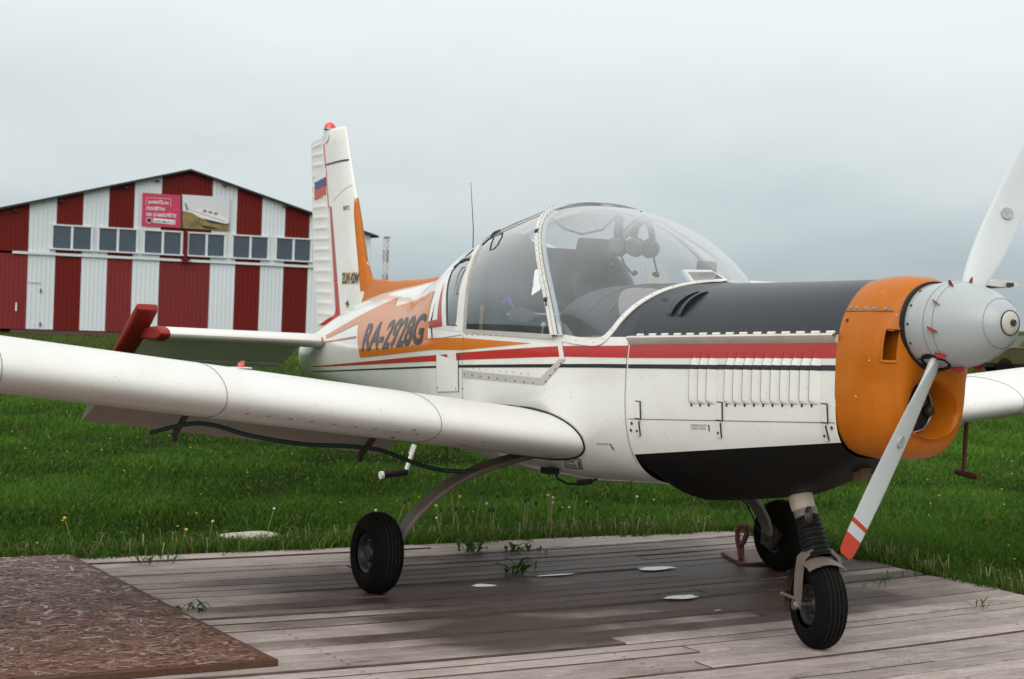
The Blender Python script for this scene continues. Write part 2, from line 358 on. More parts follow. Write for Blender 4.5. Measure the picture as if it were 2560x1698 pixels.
# dorsal ridge from canopy to fin
m = MB(); rows = []
for x, zt, w in [(-2.95, 1.60, .035), (-2.82, 1.555, .04), (-2.5, 1.54, .045), (-2.1, 1.553, .045), (-1.75, 1.575, .03)]:
    b = interp(BODY, x)[2]-.06; rows.append([(x, -w*1.6, b), (x, -w, (zt+b)/2+.02), (x, -w*.45, zt-.008), (x, 0, zt), (x, w*.45, zt-.008), (x, w, (zt+b)/2+.02), (x, w*1.6, b)])
m.grid(rows, False, True); m.build('dorsal_ridge', ORG, PL)

# ------------------------------------------------ engine cowl
sc = MB(); rows = []
for x in arange(.925, 2.122, 30):
    a0, a1 = sec_ang(BODY, x, zb(x)), sec_ang(BODY, x, zh(x)); rows.append(ring(BODY, x, a0, a1, 20))
sc.grid(rows, False, True); scm = MB(); scm.v = list(sc.v); scm.f = list(sc.f); scm.m = list(sc.m)
cowl = sc.build('side_cowl', W, PL)
scm.v = [mir(p) for p in scm.v]; scm.f = [f[::-1] for f in scm.f]; cowl_p = scm.build('side_cowl', W, PL)
tcw = MB(); rows = []
for x in arange(.93, 2.127, 30):
    a0 = sec_ang(BODY, x, zh(x)); r = ring(BODY, x, a0, math.pi/2, 22); rows.append(r+[mir(p) for p in r[-2::-1]])
tcw.grid(rows, False, True); top_cowl = tcw.build('top_cowl', MAT_BLK, PL)
gs = MB(); rows = []
for x in arange(.36, .933, 16):
    a0 = sec_ang(BODY, x, 1.255); r = ring(BODY, x, a0, math.pi/2, 22); r = r+[mir(p) for p in r[-2::-1]]; rows.append([(p[0], p[1], p[2]-.003) for p in r])
gs.grid(rows, False, True); gs.add(rows[0]+[(.36, .5, .95), (.36, -.5, .95)], [tuple(range(len(rows[0])+2))])
glare = gs.build('glareshield', mat('glareshield_grey', (.055, .058, .066), .7, noise=(6, .3), dark=(.035, .036, .04)), PL)
for xs in (.55, .70):
    m = MB(); m.tube([Vector(p)+Vector((0, -.002, .001)) for p in ring(BODY, xs, .55, math.pi/2, 12)], .0035, 6); m.build('panel_seam', SEAM, glare)
bl = MB(); rows = []
for x in arange(.90, 2.122, 34):
    a0 = sec_ang(BODY, x, zb(x)); w, zc, zt, zbo, n1, n2 = interp(BODY, x)
    r = ring(BODY, x, a0, -math.pi/2, 20)
    low = lin([(.90, .63), (1.03, .555), (1.12, .548), (1.58, .62), (1.66, .645), (1.9, .735), (2.12, .84)], x)
    zt2 = zb(x); q = []
    for (px, py, pz) in r:
        t = (zt2-pz)/(zt2-zbo); q.append((px, py*(1-.18*t*t*(1 if x < 1.9 else .3)), zt2-(zt2-low)*t))
    rows.append(q+[mir(p) for p in q[-2::-1]])
bl.grid(rows, False); bl.add(rows[0], [tuple(range(len(rows[0])))[::-1]]); belly = bl.build('belly_cowl', BELLY, PL)
# louvres: each a pressed gill, open on its rear edge, carrying the stripes painted across it
def z_red(x): return 1.185+(x-.93)*.046
def z_bt(x): return 1.156+(x-.93)*.047
def z_bb(x): return 1.138+(x-.93)*.0437
for xr in (1.332, 1.385, 1.436, 1.54, 1.589, 1.642, 1.694, 1.745, 1.796, 1.848, 1.899, 1.951, 2.001):
    m = MB(); zs = [1.005+(xr-1.33)*.066]; z0 = zs[0]; zt = zh(xr)-.05
    zl = [z0, z0+.005, z0+.014, z0+.03, z_bb(xr), z_bt(xr), z_red(xr), zt]
    prof = [(.046, 0), (.034, .004), (.02, .011), (.008, .0155), (.002, .016)]
    def pt(dx, o, z):
        x = xr+dx; return (x, -BY(x, z)-o-.0008, z)
    for k in range(len(zl)-1):
        sa, sb = [[.15, .6, .92, 1, 1, .85, .22, .05][i] for i in (k, k+1)]
        m.mi = 2 if k == 4 else (1 if k == 6 else 0)
        m.grid([[pt(dx, o*s_, z) for dx, o in prof] for z, s_ in ((zl[k], sa), (zl[k+1], sb))], False, False)
        m.mi = 3; m.grid([[pt(.002, .016*s_, z), pt(-.0005, .0155*s_, z), pt(.0015, -.003, z)] for z, s_ in ((zl[k], sa), (zl[k+1], sb))], False, False)
    m.mi = 3; m.add([pt(-.004, .0012, z0-.012), pt(.006, .0012, z0-.012), pt(.004, .0015, z0+.02), pt(-.001, .0015, z0+.025)], [(0, 1, 2, 3)])
    m.build('louvre', [W, RED, BLK, SEAL], cowl)
dec('red_stripe', sheet([[(.93, z_red(.93)), (2.12, z_red(2.12)), (2.12, zh(2.12)-.034), (.93, zh(.93)-.034)]]), RED, cowl)
dec('black_stripe', sheet([[(.93, z_bt(.93)), (2.12, z_bt(2.12)), (2.12, z_bb(2.12)), (.93, z_bb(.93))]]), BLK, cowl)
dec('seam', sheet(strip2d([(.93, .908), (2.116, .983)], .003)), SEAM, cowl)
dec('placard', text_sheet('ПРОВЕРИТЬ МАСЛО', (1.326, .905), (1.422, .911), (1.326, .916), (1.422, .922), .004), MATS['grey_ink'], cowl)
dec('placard', text_sheet('НЕ МЕНЕЕ 7 ЛИТРОВ', (1.326, .892), (1.415, .898), (1.326, .902), (1.415, .908), .004), MATS['grey_ink'], cowl)
dec('placard_arrow', sheet(strip2d([(1.434, .921), (1.434, .893)], .006)), BLK, cowl)
for lx, z1, z2, z3 in ((1.0, .99, .913, .84), (1.502, 1.02, .944, .873), (2.068, 1.053, .978, .908)):
    m = MB(); y = -BY(lx, z1)
    m.bar((lx, -BY(lx, z1)-.004, z1), (lx, -BY(lx, z2)-.004, z2), .034, .007, (0, -1, 0)); lt = m.build('latch', W, cowl)
    m = MB(); m.bar((lx-.004, -BY(lx, z2)-.006, z2-.004), (lx-.006, -BY(lx, z3)-.006, z3), .022, .012, (0, -1, 0)); m.build('latch_lever', W, lt)
    m = MB(); m.bar((lx-.02, -BY(lx, z1)-.003, z1+.003), (lx+.02, -BY(lx, z1)-.003, z1+.003), .004, .004); m.bar((lx-.02, -BY(lx, z2)-.0085, z2+.002), (lx+.02, -BY(lx, z2)-.0085, z2+.002), .003, .004)
    m.bar((lx+.018, -BY(lx, z1)-.0035, z1), (lx+.018, -BY(lx, z2)-.0035, z2), .002, .006, (0, -1, 0))
    m.bar((lx+.007, -BY(lx, z2)-.0055, z2-.01), (lx+.005, -BY(lx, z3)-.0055, z3), .0022, .008, (0, -1, 0)); m.lathe([(0, .006), (.004, .005), (.004, 0)], (lx-.006, -BY(lx, z3+.018)-.0115, z3+.018), (0, -1, 0), 12); m.build('latch_shadow_gap', DSTEEL, lt)
for x, z in ((.952, .89), (.942, .858), (2.097, .961)):
    m = MB(); m.lathe([(0, .008), (.003, .006), (.003, 0)], (x, -BY(x, z)-.001, z), (0, -1, 0), 12); m.build('fastener', DSTEEL, cowl)
# hinge rail along the cowl edge
def rail(dx, o, dz): return lambda x: (x, -BY(x, zh(x)+dz)-o, zh(x)+dz)
xs = arange(.93, 2.118, 24); m = MB()
prof = [(.001, .006), (.030, .002), (.034, -.004), (.006, -.034), (.0005, -.036)]
m.grid([[(x, -BY(x, zh(x)+dz)-o, zh(x)+dz) for o, dz in prof] for x in xs], False, True)
m.add([(xs[0], -BY(xs[0], zh(xs[0])+dz)-o, zh(xs[0])+dz) for o, dz in prof], [(0, 1, 2, 3, 4)])
hr = m.build('hinge_rail', mat('rail_paint', (.62, .58, .52), .5, noise=(9, .4), dark=(.42, .36, .3)), PL)
for i in range(15):
    x = .965+i*.078; m = MB(); m.tube([(x, -BY(x, zh(x)+.009)-.002, zh(x)+.009), (x+.042, -BY(x+.042, zh(x+.042)+.009)-.002, zh(x+.042)+.009)], .006, 8); m.build('hinge_knuckle', W, hr)
m = MB(); m.tube([(x, -BY(x, zh(x)+.007)-.0005, zh(x)+.007) for x in xs], .0035, 6); m.build('hinge_pin', DSTEEL, hr)
# cockpit air vents standing on the top cowl
for x0, x1 in ((1.133, 1.165), (1.196, 1.22)):
    m = MB(); rows = []; back = []
    for i in range(17):
        t = i/16; x = x0+(x1-x0)*t; z = 1.378+t*(1.496-1.378); y = -BY(x, z); n = Vector((0, y*1.2, z-1.17)).normalized(); h = .022*math.sin(math.pi*t)**.6+.001
        b = Vector((x, y, z)); rows.append([b+Vector((-.085, 0, 0))+n*.001, b+Vector((-.05, 0, 0))+n*h*.55, b+Vector((-.02, 0, 0))+n*h*.93, b+n*h]); back.append([b+n*(h-.0015)+Vector((.0005, 0, 0)), b+n*.0006+Vector((.002, 0, 0))])
    m.grid(rows, False, True); m.mi = 1; m.grid(back, False, True); m.build('air_vent', [MAT_BLK, mat('vent_dark', (.004, .004, .004), .9) if 'vent_dark' not in MATS else MATS['vent_dark']], top_cowl)
for px, pz in ((.985, 1.30), (1.0, 1.45)):
    m = MB(); m.lathe([(0, .02), (.003, .018), (.0035, .012), (.003, 0)], (px, -BY(px, pz), pz), (0, -.9, .4), 14); m.build('drain_ring', MAT_BLK, top_cowl)

# ------------------------------------------------ nose bowl
AX0, AXZ, AXS = 2.39, 1.38, .0625
def axz(x): return AXZ+(x-AX0)*AXS
nb = MB(); rows = []; XS = arange(2.118, 2.378, 44); NA = 60
def bowl_ring(x):
    s = (x-2.118)/.26
    w = lin([(0, .2625), (.3, .262), (.55, .252), (.75, .235), (.88, .216), (.95, .198), (1, .18)], s)
    zt = lin([(0, 1.5635), (.2, 1.572), (.5, 1.578), (.8, 1.572), (.93, 1.562), (1, 1.55)], s); zbo = lin([(0, .846), (.4, .842), (.7, .855), (.86, .878), (.95, .91), (1, .945)], s); zc = 1.21; e = 2.35; e2 = 3.2
    out = []
    for i in range(2*NA):
        a = -math.pi/2+2*math.pi*i/(2*NA); c, sn = math.cos(a), math.sin(a); n = e if sn >= 0 else e2
        y = -w*math.copysign(abs(c)**(2/n), c); z = zc+((zt-zc) if sn >= 0 else (zc-zbo))*math.copysign(abs(sn)**(2/n), sn)
        kb = smoothstep(1.15, 1.27, z)*(1-smoothstep(1.33, 1.45, z))
        d = kb*smoothstep(2.17, 2.33, x)*.016*(1-.6*smoothstep(2.352, 2.378, x))
        if abs(c) > .25: y += math.copysign(d, y)
        out.append((x, y, z))
    return out
rows = [bowl_ring(x) for x in XS]; nb.grid(rows, True, True)
def in_scoop(f):
    q = [nb.v[i] for i in f]; cx_ = sum(v[0] for v in q)/4; cz_ = sum(v[2] for v in q)/4
    return 1.240 < cz_ < 1.364 and cx_ > 2.3435 and abs(q[0][1]) > .1
nb.f = [f for f in nb.f if not in_scoop(f)]; nb.m = [0]*len(nb.f)                  # the two side inlets are real openings
E0 = (0, 1.055)
def ell(x, a, b, base): return [(x, E0[0]+math.copysign(a, p[1])*abs(math.cos(math.atan2((p[2]-E0[1])/b, p[1]/a))) if abs(p[1]) > 1e-6 else 0, E0[1]+b*math.sin(math.atan2((p[2]-E0[1])/b, p[1]/a))) for p in base]
last = rows[-1]
def mixr(r1, r2, t, x): return [(x, p[1]*(1-t)+q[1]*t, p[2]*(1-t)+q[2]*t) for p, q in zip(r1, r2)]
e1 = ell(2.375, .125, .118, last)
nb.grid([last, mixr(last, e1, .25, 2.393), mixr(last, e1, .6, 2.398), mixr(last, e1, .9, 2.392), e1, ell(2.35, .118, .112, last), ell(2.27, .108, .104, last)], True, True)
bowl = nb.build('nose_bowl', ORG, PL, angle=50)
for s in (-1, 1):                                                                  # pocket behind each side inlet
    m = MB(); x0, x1, z0, z1, yi, yo = 2.255, 2.3795, 1.236, 1.368, .146, .228
    q = lambda x, y, z: (x, s*y, z)
    m.add([q(x0, yi, z0), q(x1, yi, z0), q(x1, yi, z1), q(x0, yi, z1)], [(0, 1, 2, 3)]); m.add([q(x0, yi, z0), q(x0, yo, z0), q(x0, yo, z1), q(x0, yi, z1)], [(0, 1, 2, 3)])
    m.add([q(x0, yi, z1), q(x1, yi, z1), q(x1, .186, z1), q(2.345, .213, z1), q(x0, yo, z1)], [(0, 1, 2, 3, 4)]); m.add([q(x0, yi, z0), q(x1, yi, z0), q(x1, .186, z0), q(2.345, .213, z0), q(x0, yo, z0)], [(4, 3, 2, 1, 0)])
    m.build('side_inlet', ORG, bowl, smooth=False)
    def by(x, z):
        h_ = sorted((v[2], -v[1]) for v in bowl_ring(x)[:NA]); return lin(h_, z)
    m = MB(); pts = [(2.3445, s*by(2.3445, z), z) for z in arange(1.240, 1.364, 10)]; bx = [(x, s*by(x, 1.238), 1.238) for x in (2.378, 2.366, 2.355)]; tx = [(x, s*by(x, 1.366), 1.366) for x in (2.355, 2.366, 2.378)]
    m.tube(bx+pts+tx, .0065, 8); m.build('inlet_lip', ORG, bowl)
m = MB(); er = ell(2.275, .112, .108, last); m.add(er, [tuple(range(len(er)))]); m.build('air_inlet', mat('inlet_dark', (.01, .009, .008), .8), bowl)
m = MB(); m.tube(ell(2.283, .104, .10, last)[::4], .006, 8, closed=True); m.build('inlet_ring', STEEL, bowl)
m = MB()
for i, a in enumerate((.3, 1.4, 2.6, 3.9)): m.ball((2.29, .03+.05*math.cos(a), 1.03+.05*math.sin(a)), .022, 8)
m.build('engine_fins', DSTEEL, bowl)
def bowlY(x, z):
    p = min(bowl_ring(x)[:NA], key=lambda q: abs(q[2]-z)); return -p[1]
m = MB(); m.tube([(x, -bowlY(x, 1.428)-.0005, 1.428+.0005*i) for i, x in enumerate(arange(2.125, 2.352, 12))], .0018, 6); m.build('split_line', SEAM, bowl)
RST2 = mat('worn_screw', (.28, .24, .2), .45, metal=.7)
for x in (2.145, 2.185, 2.228, 2.27, 2.317):
    m = MB(); y = -bowlY(x, 1.443); m.lathe([(0, .008), (.003, .008), (.004, .0055), (.0022, .003), (.0022, 0)], (x, y+.001, 1.443), (.25, -.85, .45), 14); m.build('screw', RST2, bowl)
for x, z in ((2.15, 1.39),):
    m = MB(); m.lathe([(0, .010), (.003, .008), (.003, 0)], (x, -bowlY(x, z), z), (0, -1, .1), 12); m.build('screw', DSTEEL, bowl)
m = MB(); m.lathe([(0, .026), (.004, .024), (.004, 0)], (2.335, -.07, .893), (.55, -.15, -.8), 16); m.build('breather_hole', MATS['inlet_dark'], bowl)
m = MB(); m.bar((1.985, .02, .83), (1.985, .02, .735), .05, .05); m.build('exhaust_stub', mat('rusty_steel', (.12, .07, .045), .8, noise=(20, .6), dark=(.05, .03, .02)), PL)

m = MB(); q = random.Random(4)
for i in range(46):
    a = q.uniform(-1.1, 1.0); k_ = int((a+math.pi/2)/(2*math.pi)*2*NA) % (2*NA); s_ = 1 if q.random() < .35 else -1
    r_ = bowl_ring(q.choice((2.121, 2.124, 2.36, 2.372))) if q.random() < .7 else bowl_ring(q.uniform(2.15, 2.37)); p = Vector(r_[k_]); p.y *= s_
    if p.x > 2.33 and 1.22 < p.z < 1.39: continue
    n_ = Vector((.25, p.y*3, (p.z-1.2)*1.2)).normalized(); t_ = n_.orthogonal().normalized(); b_ = n_.cross(t_); r0 = q.uniform(.0015, .005)
    m.add([p+n_*.0008+(t_*math.cos(w)*q.uniform(.5, 1)+b_*math.sin(w)*q.uniform(.6, 1.3))*r0 for w in [k*math.pi/3 for k in range(6)]], [tuple(range(6))])
m.build('paint_chips', mat('chip_primer', (.55, .5, .42), .7), bowl, kind='stuff', smooth=False)
# ------------------------------------------------ spinner and propeller
AXV = Vector((1, 0, AXS)).normalized(); SP = Vector((AX0, 0, AXZ))
m = MB(); m.lathe([(-.014, .166), (-.014, .176), (.002, .176), (.004, .168)], SP, AXV, 64); m.build('spinner_backplate', SEAL, PL)
m = MB(); m.lathe([(0, 0), (.0, .163), (.01, .166), (.08, .168), (.135, .1665), (.18, .160), (.225, .149), (.27, .132), (.31, .112), (.338, .094)], SP, AXV, 72)
spn = m.build('spinner', GREY, PL)
m = MB(); m.lathe([(.338, .0935), (.35, .085), (.366, .069), (.377, .054), (.381, .046)], SP, AXV, 72); sn2 = m.build('spinner_nose', GREY, spn)
m = MB(); m.lathe([(.378, .047), (.385, .044), (.391, .034), (.395, .015), (.395, 0)], SP, AXV, 40); cap = m.build('spinner_cap', mat('cap_paint', (.52, .5, .43), .4, noise=(12, .4), dark=(.35, .3, .22)), spn)
m = MB(); m.lathe([(.376, .0465), (.382, .0485), (.386, .047)], SP, AXV, 40); m.build('cap_gasket', SEAL, spn)
m = MB(); m.lathe([(.39, .014), (.404, .013), (.406, .008), (.400, 0)], SP, AXV, 6); m.build('cap_nut', DSTEEL, cap)
def ringmesh(a, r): return MB().lathe([(a-.0014, r+.0003), (a, r+.0009), (a+.0014, r+.0003)], SP, AXV, 72)
for a, r in ((.105, .1678), (.15, .1645), (.338, .0938)): ringmesh(a, r).build('spinner_seam', mat('spinner_seam_grey', (.16, .17, .17), .7) if 'spinner_seam_grey' not in MATS else MATS['spinner_seam_grey'], spn)
def onspin(a, r, ang):
    u = Vector((-AXS, 0, 1)).normalized(); w = AXV.cross(u); return SP+AXV*a+(u*math.cos(ang)+w*math.sin(ang))*r
def radial(ang):
    u = Vector((-AXS, 0, 1)).normalized(); w = AXV.cross(u); return u*math.cos(ang)+w*math.sin(ang)
BA = R(-29.7); bdir = Vector((0, math.sin(BA), -math.cos(BA)))
u = Vector((-AXS, 0, 1)).normalized(); w_ = AXV.cross(u); b_ang = math.atan2(bdir.dot(w_), bdir.dot(u))
for k in range(10):
    ang = b_ang+R(18)+k*R(36); rd = radial(ang); tg = AXV.cross(rd)
    if min(abs((ang-b_ang+math.pi/2) % math.pi-math.pi/2), 9) < .2: continue
    b = onspin(.15, .164, ang); ch = (AXV*.9+tg*.44).normalized(); m = MB(); L = .028
    rows = []
    for h, l1, l2 in ((-.006, -1, 1), (.009, -.75, .95), (.019, -.35, .75), (.023, 0, .5)):
        rows.append([b+rd*h+ch*L*l1, b+rd*h+ch*L*(l1+l2)/2+tg*.002, b+rd*h+ch*L*l2, b+rd*h+ch*L*(l1+l2)/2-tg*.002])
    m.grid(rows, True); m.add(rows[-1], [(0, 1, 2, 3)]); m.build('spinner_vane', REDM, spn)
for k in range(14):
    ang = k*2*math.pi/14+.2; b = onspin(.022, .166, ang); m = MB(); m.lathe([(0, .006), (.003, .005), (.002, 0)], b, radial(ang), 10); m.build('spinner_screw', DSTEEL, spn)
for sgn in (1, -1):
    bd = bdir*sgn; hub = Vector((2.485, 0, axz(2.485))); t0 = Vector((1, 0, 0)).cross(-bd); rows = []; mi = []
    tabw = [(.10, .03), (.15, .036), (.2, .048), (.28, .06), (.4, .069), (.55, .07), (.75, .066), (.9, .058), (.97, .052), (.99, .046), (1.0, .034)]
    tabt = [(.10, .027), (.15, .028), (.2, .026), (.28, .02), (.4, .014), (.7, .008), (1.0, .004)]
    tabb = [(.1, 42), (.2, 36), (.4, 27), (.7, 19), (1, 14)]
    rr = [.10, .13, .16, .2, .24, .29, .35, .42, .5, .58, .66, .74, .82, .86, .862, .88, .881, .92, .921, .95, .975, .99, 1.0]
    for r in rr:
        c, th, be = lin(tabw, r), lin(tabt, r), R(lin(tabb, r)); cd = (t0*math.cos(be)+Vector((1, 0, 0))*math.sin(be)); nn = bd.cross(cd)
        row = []
        for j in range(20):
            a = 2*math.pi*j/20; ca, sa = math.cos(a), math.sin(a); row.append(hub+bd*r+cd*c*ca+nn*th*(sa if sa > 0 else sa*.5)*(1 if r < .2 else (1-.35*ca)))
        rows.append(row)
    m = MB()
    for i in range(len(rr)-1):
        mid = (rr[i]+rr[i+1])/2; m.mi = 1 if (mid > .921 or .862 < mid < .8805) else 0
        m.grid(rows[i:i+2], True, False)
    m.add(rows[-1], [tuple(range(20))])
    bld = m.build('propeller_blade', [BLADE, RTIP], PL)
    r = .512; be = R(lin(tabb, r)); cd = (t0*math.cos(be)+Vector((1, 0, 0))*math.sin(be)); nn = bd.cross(cd)
    if nn.x < 0: nn = -nn
    fr_ = nn*(lin(tabt, r)*1.0+.0006)
    m = MB(); m.lathe([(-.01, .024), (.0012, .024), (.0014, .02), (.0012, .019), (.0012, 0)], hub+bd*r+fr_, nn, 24); m.build('maker_disc', mat('disc_grey', (.33, .34, .33), .5, noise=(60, .8), dark=(.55, .56, .55)) if 'disc_grey' not in MATS else MATS['disc_grey'], bld)
    m = MB(); rd = bd-AXV*bd.dot(AXV); rd.normalize(); tg = AXV.cross(rd); b = hub+rd*.158
    pts = [(b+AXV*(.062*math.cos(a)-.01)+tg*.05*math.sin(a)+rd*(-.0118*math.sin(a)**2*.6)) for a in [2*math.pi*i/24 for i in range(24)]]
    pts2 = []
    for p in pts:
        q = p-SP; al = q.dot(AXV); rv_ = (q-AXV*al).normalized(); pts2.append(SP+AXV*al+rv_*(.1695 if al < .14 else .1672))
    m.add(pts2, [tuple(range(24))]); m.build('blade_opening', MATS['inlet_dark'], spn)
    m = MB(); m.tube(pts2, .003, 6, closed=True); m.build('opening_rim', SEAL, spn)
# ------------------------------------------------ canopy
def hoopx(z): q = z-1.277; return .438-.35*q-.78*q*q
def cano_pt(x, a): return sec_pt(CANO, x, a)
def hoop_pts(n, dx=0, off=0):
    out = []
    for i in range(n+1):
        a = math.pi*i/n; z = 1.5
        aa = a if a <= math.pi/2 else math.pi-a
        x = .3
        for _ in range(6):
            p = cano_pt(x+dx, aa); x = hoopx(p[2])
        p = cano_pt(x, aa); y = p[1] if a <= math.pi/2 else -p[1]
        o = Vector((0, y, (p[2]-1.2)*.8)); o.normalize()
        out.append(Vector((x+dx, y, p[2]))+o*off)
    return out
BASE = [(.459, -.522, 1.258), (.60, -.504, 1.248), (.70, -.484, 1.246), (.75, -.470, 1.262), (.785, -.450, 1.30), (.818, -.424, 1.355), (.846, -.38, 1.41), (.869, -.324, 1.455), (.895, -.25, 1.496), (.93, -.165, 1.526), (.975, -.075, 1.543), (.99, 0, 1.548)]
def base_at(t):
    t2 = t if t <= .5 else 1-t; k = t2*2*(len(BASE)-1); i = min(int(k), len(BASE)-2); f = k-i
    def cr(j):
        p0, p1, p2, p3 = [BASE[max(0, min(len(BASE)-1, i+d))][j] for d in (-1, 0, 1, 2)]
        return .5*((2*p1)+(-p0+p2)*f+(2*p0-5*p1+4*p2-p3)*f*f+(-p0+3*p1-3*p2+p3)*f**3)
    x, y, z = cr(0), cr(1), cr(2); y = y if t <= .5 else -y
    return Vector((x, y, z))
NH = 64; HP = hoop_pts(NH, .012); rows = []
for i in range(NH+1):
    t = i/NH; Hh = HP[i]; Bb = base_at(t)+Vector((0, 0, .004)); c = 1-abs(2*t-1); L = (Bb-Hh).length
    sy = -1 if t < .5 else 1
    d1 = Vector((1, -sy*-.02*(1-c), .03*c)).normalized(); d2 = Vector((-.15-.55*c, sy*.22*(1-c), 1-.28*c)).normalized()
    c1, c2 = Hh+d1*L*.33, Bb+d2*L*.235
    rows.append([Hh*(1-s)**3+c1*3*s*(1-s)**2+c2*3*s*s*(1-s)+Bb*s**3 for s in [j/22 for j in range(23)]])
m = MB(); m.grid(rows, False, True); wsc = m.build('windscreen', PLEX, PL)
m = MB(); BP = [base_at(i/80) for i in range(81)]
strip = []
for i, p in enumerate(BP):
    d = (BP[min(i+1, 80)]-BP[max(i-1, 0)]).normalized(); n = Vector((0, p.y*1.1, (p.z-1.17)*1.0)).normalized(); s_ = n.cross(d).normalized()
    strip.append([p-s_*.018+n*.001, p-s_*.017+n*.007, p+s_*.017+n*.007, p+s_*.018+n*.001])
m.grid(strip, False, True); wfr = m.build('windscreen_frame', mat('frame_paint', (.74, .72, .67), .45, noise=(8, .3), dark=(.45, .4, .33)), PL)
m = MB()
for i in range(3, 78, 4):
    p = (strip[i][1]+strip[i][2])/2; n = Vector((0, p.y*1.1, (p.z-1.17))).normalized(); m.ball(p+n*.0003, .0026, 6)
m.build('rivets', DSTEEL, wfr, kind='stuff')
# defroster grille at the foot of the windscreen
m = MB(); a, b, c, d = Vector((.93, -.115, 1.540)), Vector((1.025, .02, 1.556)), Vector((.90, .012, 1.605)), Vector((.825, -.095, 1.602))
m.add([a, b, c, d, a+Vector((-.02, 0, -.012)), b+Vector((-.02, 0, -.012)), c+Vector((-.02, 0, -.006)), d+Vector((-.02, 0, -.006))], [(0, 1, 2, 3), (4, 7, 6, 5), (0, 4, 5, 1), (2, 6, 7, 3), (0, 3, 7, 4), (1, 5, 6, 2)])
gr = m.build('defroster_grille', MATS['frame_paint'], PL, smooth=False)
for i in range(15):
    t = .12+.8*i/14; p0, p1 = a.lerp(b, t).lerp(d.lerp(c, t), .16), a.lerp(b, t).lerp(d.lerp(c, t), .78); n = (b-a).cross(d-a).normalized(); m = MB(); m.bar(p0+n*.001, p1+n*.001, .0026, .003, n); m.build('slot', SEAL, gr)
# hoop between windscreen and doors
def hoop_band(dx0, dx1, off0, off1, n=64, ext=None):
    A, B, C_ = hoop_pts(n, dx0, off0), hoop_pts(n, dx1, off0), None
    A2, B2 = hoop_pts(n, dx0, off1), hoop_pts(n, dx1, off1)
    return [[p, q, r_, s_] for p, q, r_, s_ in zip(A, A2, B2, B)]
FR = MATS['frame_paint']
m = MB(); hb = hoop_band(-.030, .02, -.004, .008); m.grid(hb, False, True)
hoop = m.build('canopy_hoop', FR, PL)
m = MB(); m.tube(hoop_pts(48, .004, .0078), .0014, 5); m.build('hoop_seam', SEAL, hoop)
m = MB(); m.tube(hoop_pts(48, .035, -.014), .011, 8); m.build('hoop_tube', mat('tube_pale', (.45, .5, .53), .4), hoop)
m = MB()
for side in (-1,):
    m.add([], []); ext = [(.44, 1.277), (.47, 1.21), (.487, 1.156)]
    m.grid([[(x-.02, -BY(x, z)-.002, z), (x-.018, -BY(x, z)-.008, z), (x+.012, -BY(x, z)-.008, z), (x+.014, -BY(x, z)-.002, z)] for x, z in ext], False, False)
m.build('door_post_foot', FR, hoop)
m = MB(); hp = hoop_pts(60, -.018, .009)
for i in range(2, 24): m.ball(hp[i]-Vector((0, -.001, 0)), .0024, 6)
hp = hoop_pts(60, .012, .009)
for i in range(2, 24): m.ball(hp[i]+Vector((0, .001, .012)), .0022, 6)
m.build('rivets', DSTEEL, hoop, kind='stuff')
for k in (14, 3):
    p = hoop_pts(60, -.01, .008)[k]; m = MB(); m.ball(p, .013, 10); m.bar(p, p+Vector((.012, -.004, -.03)), .008, .008); m.build('door_lock', DSTEEL, hoop)
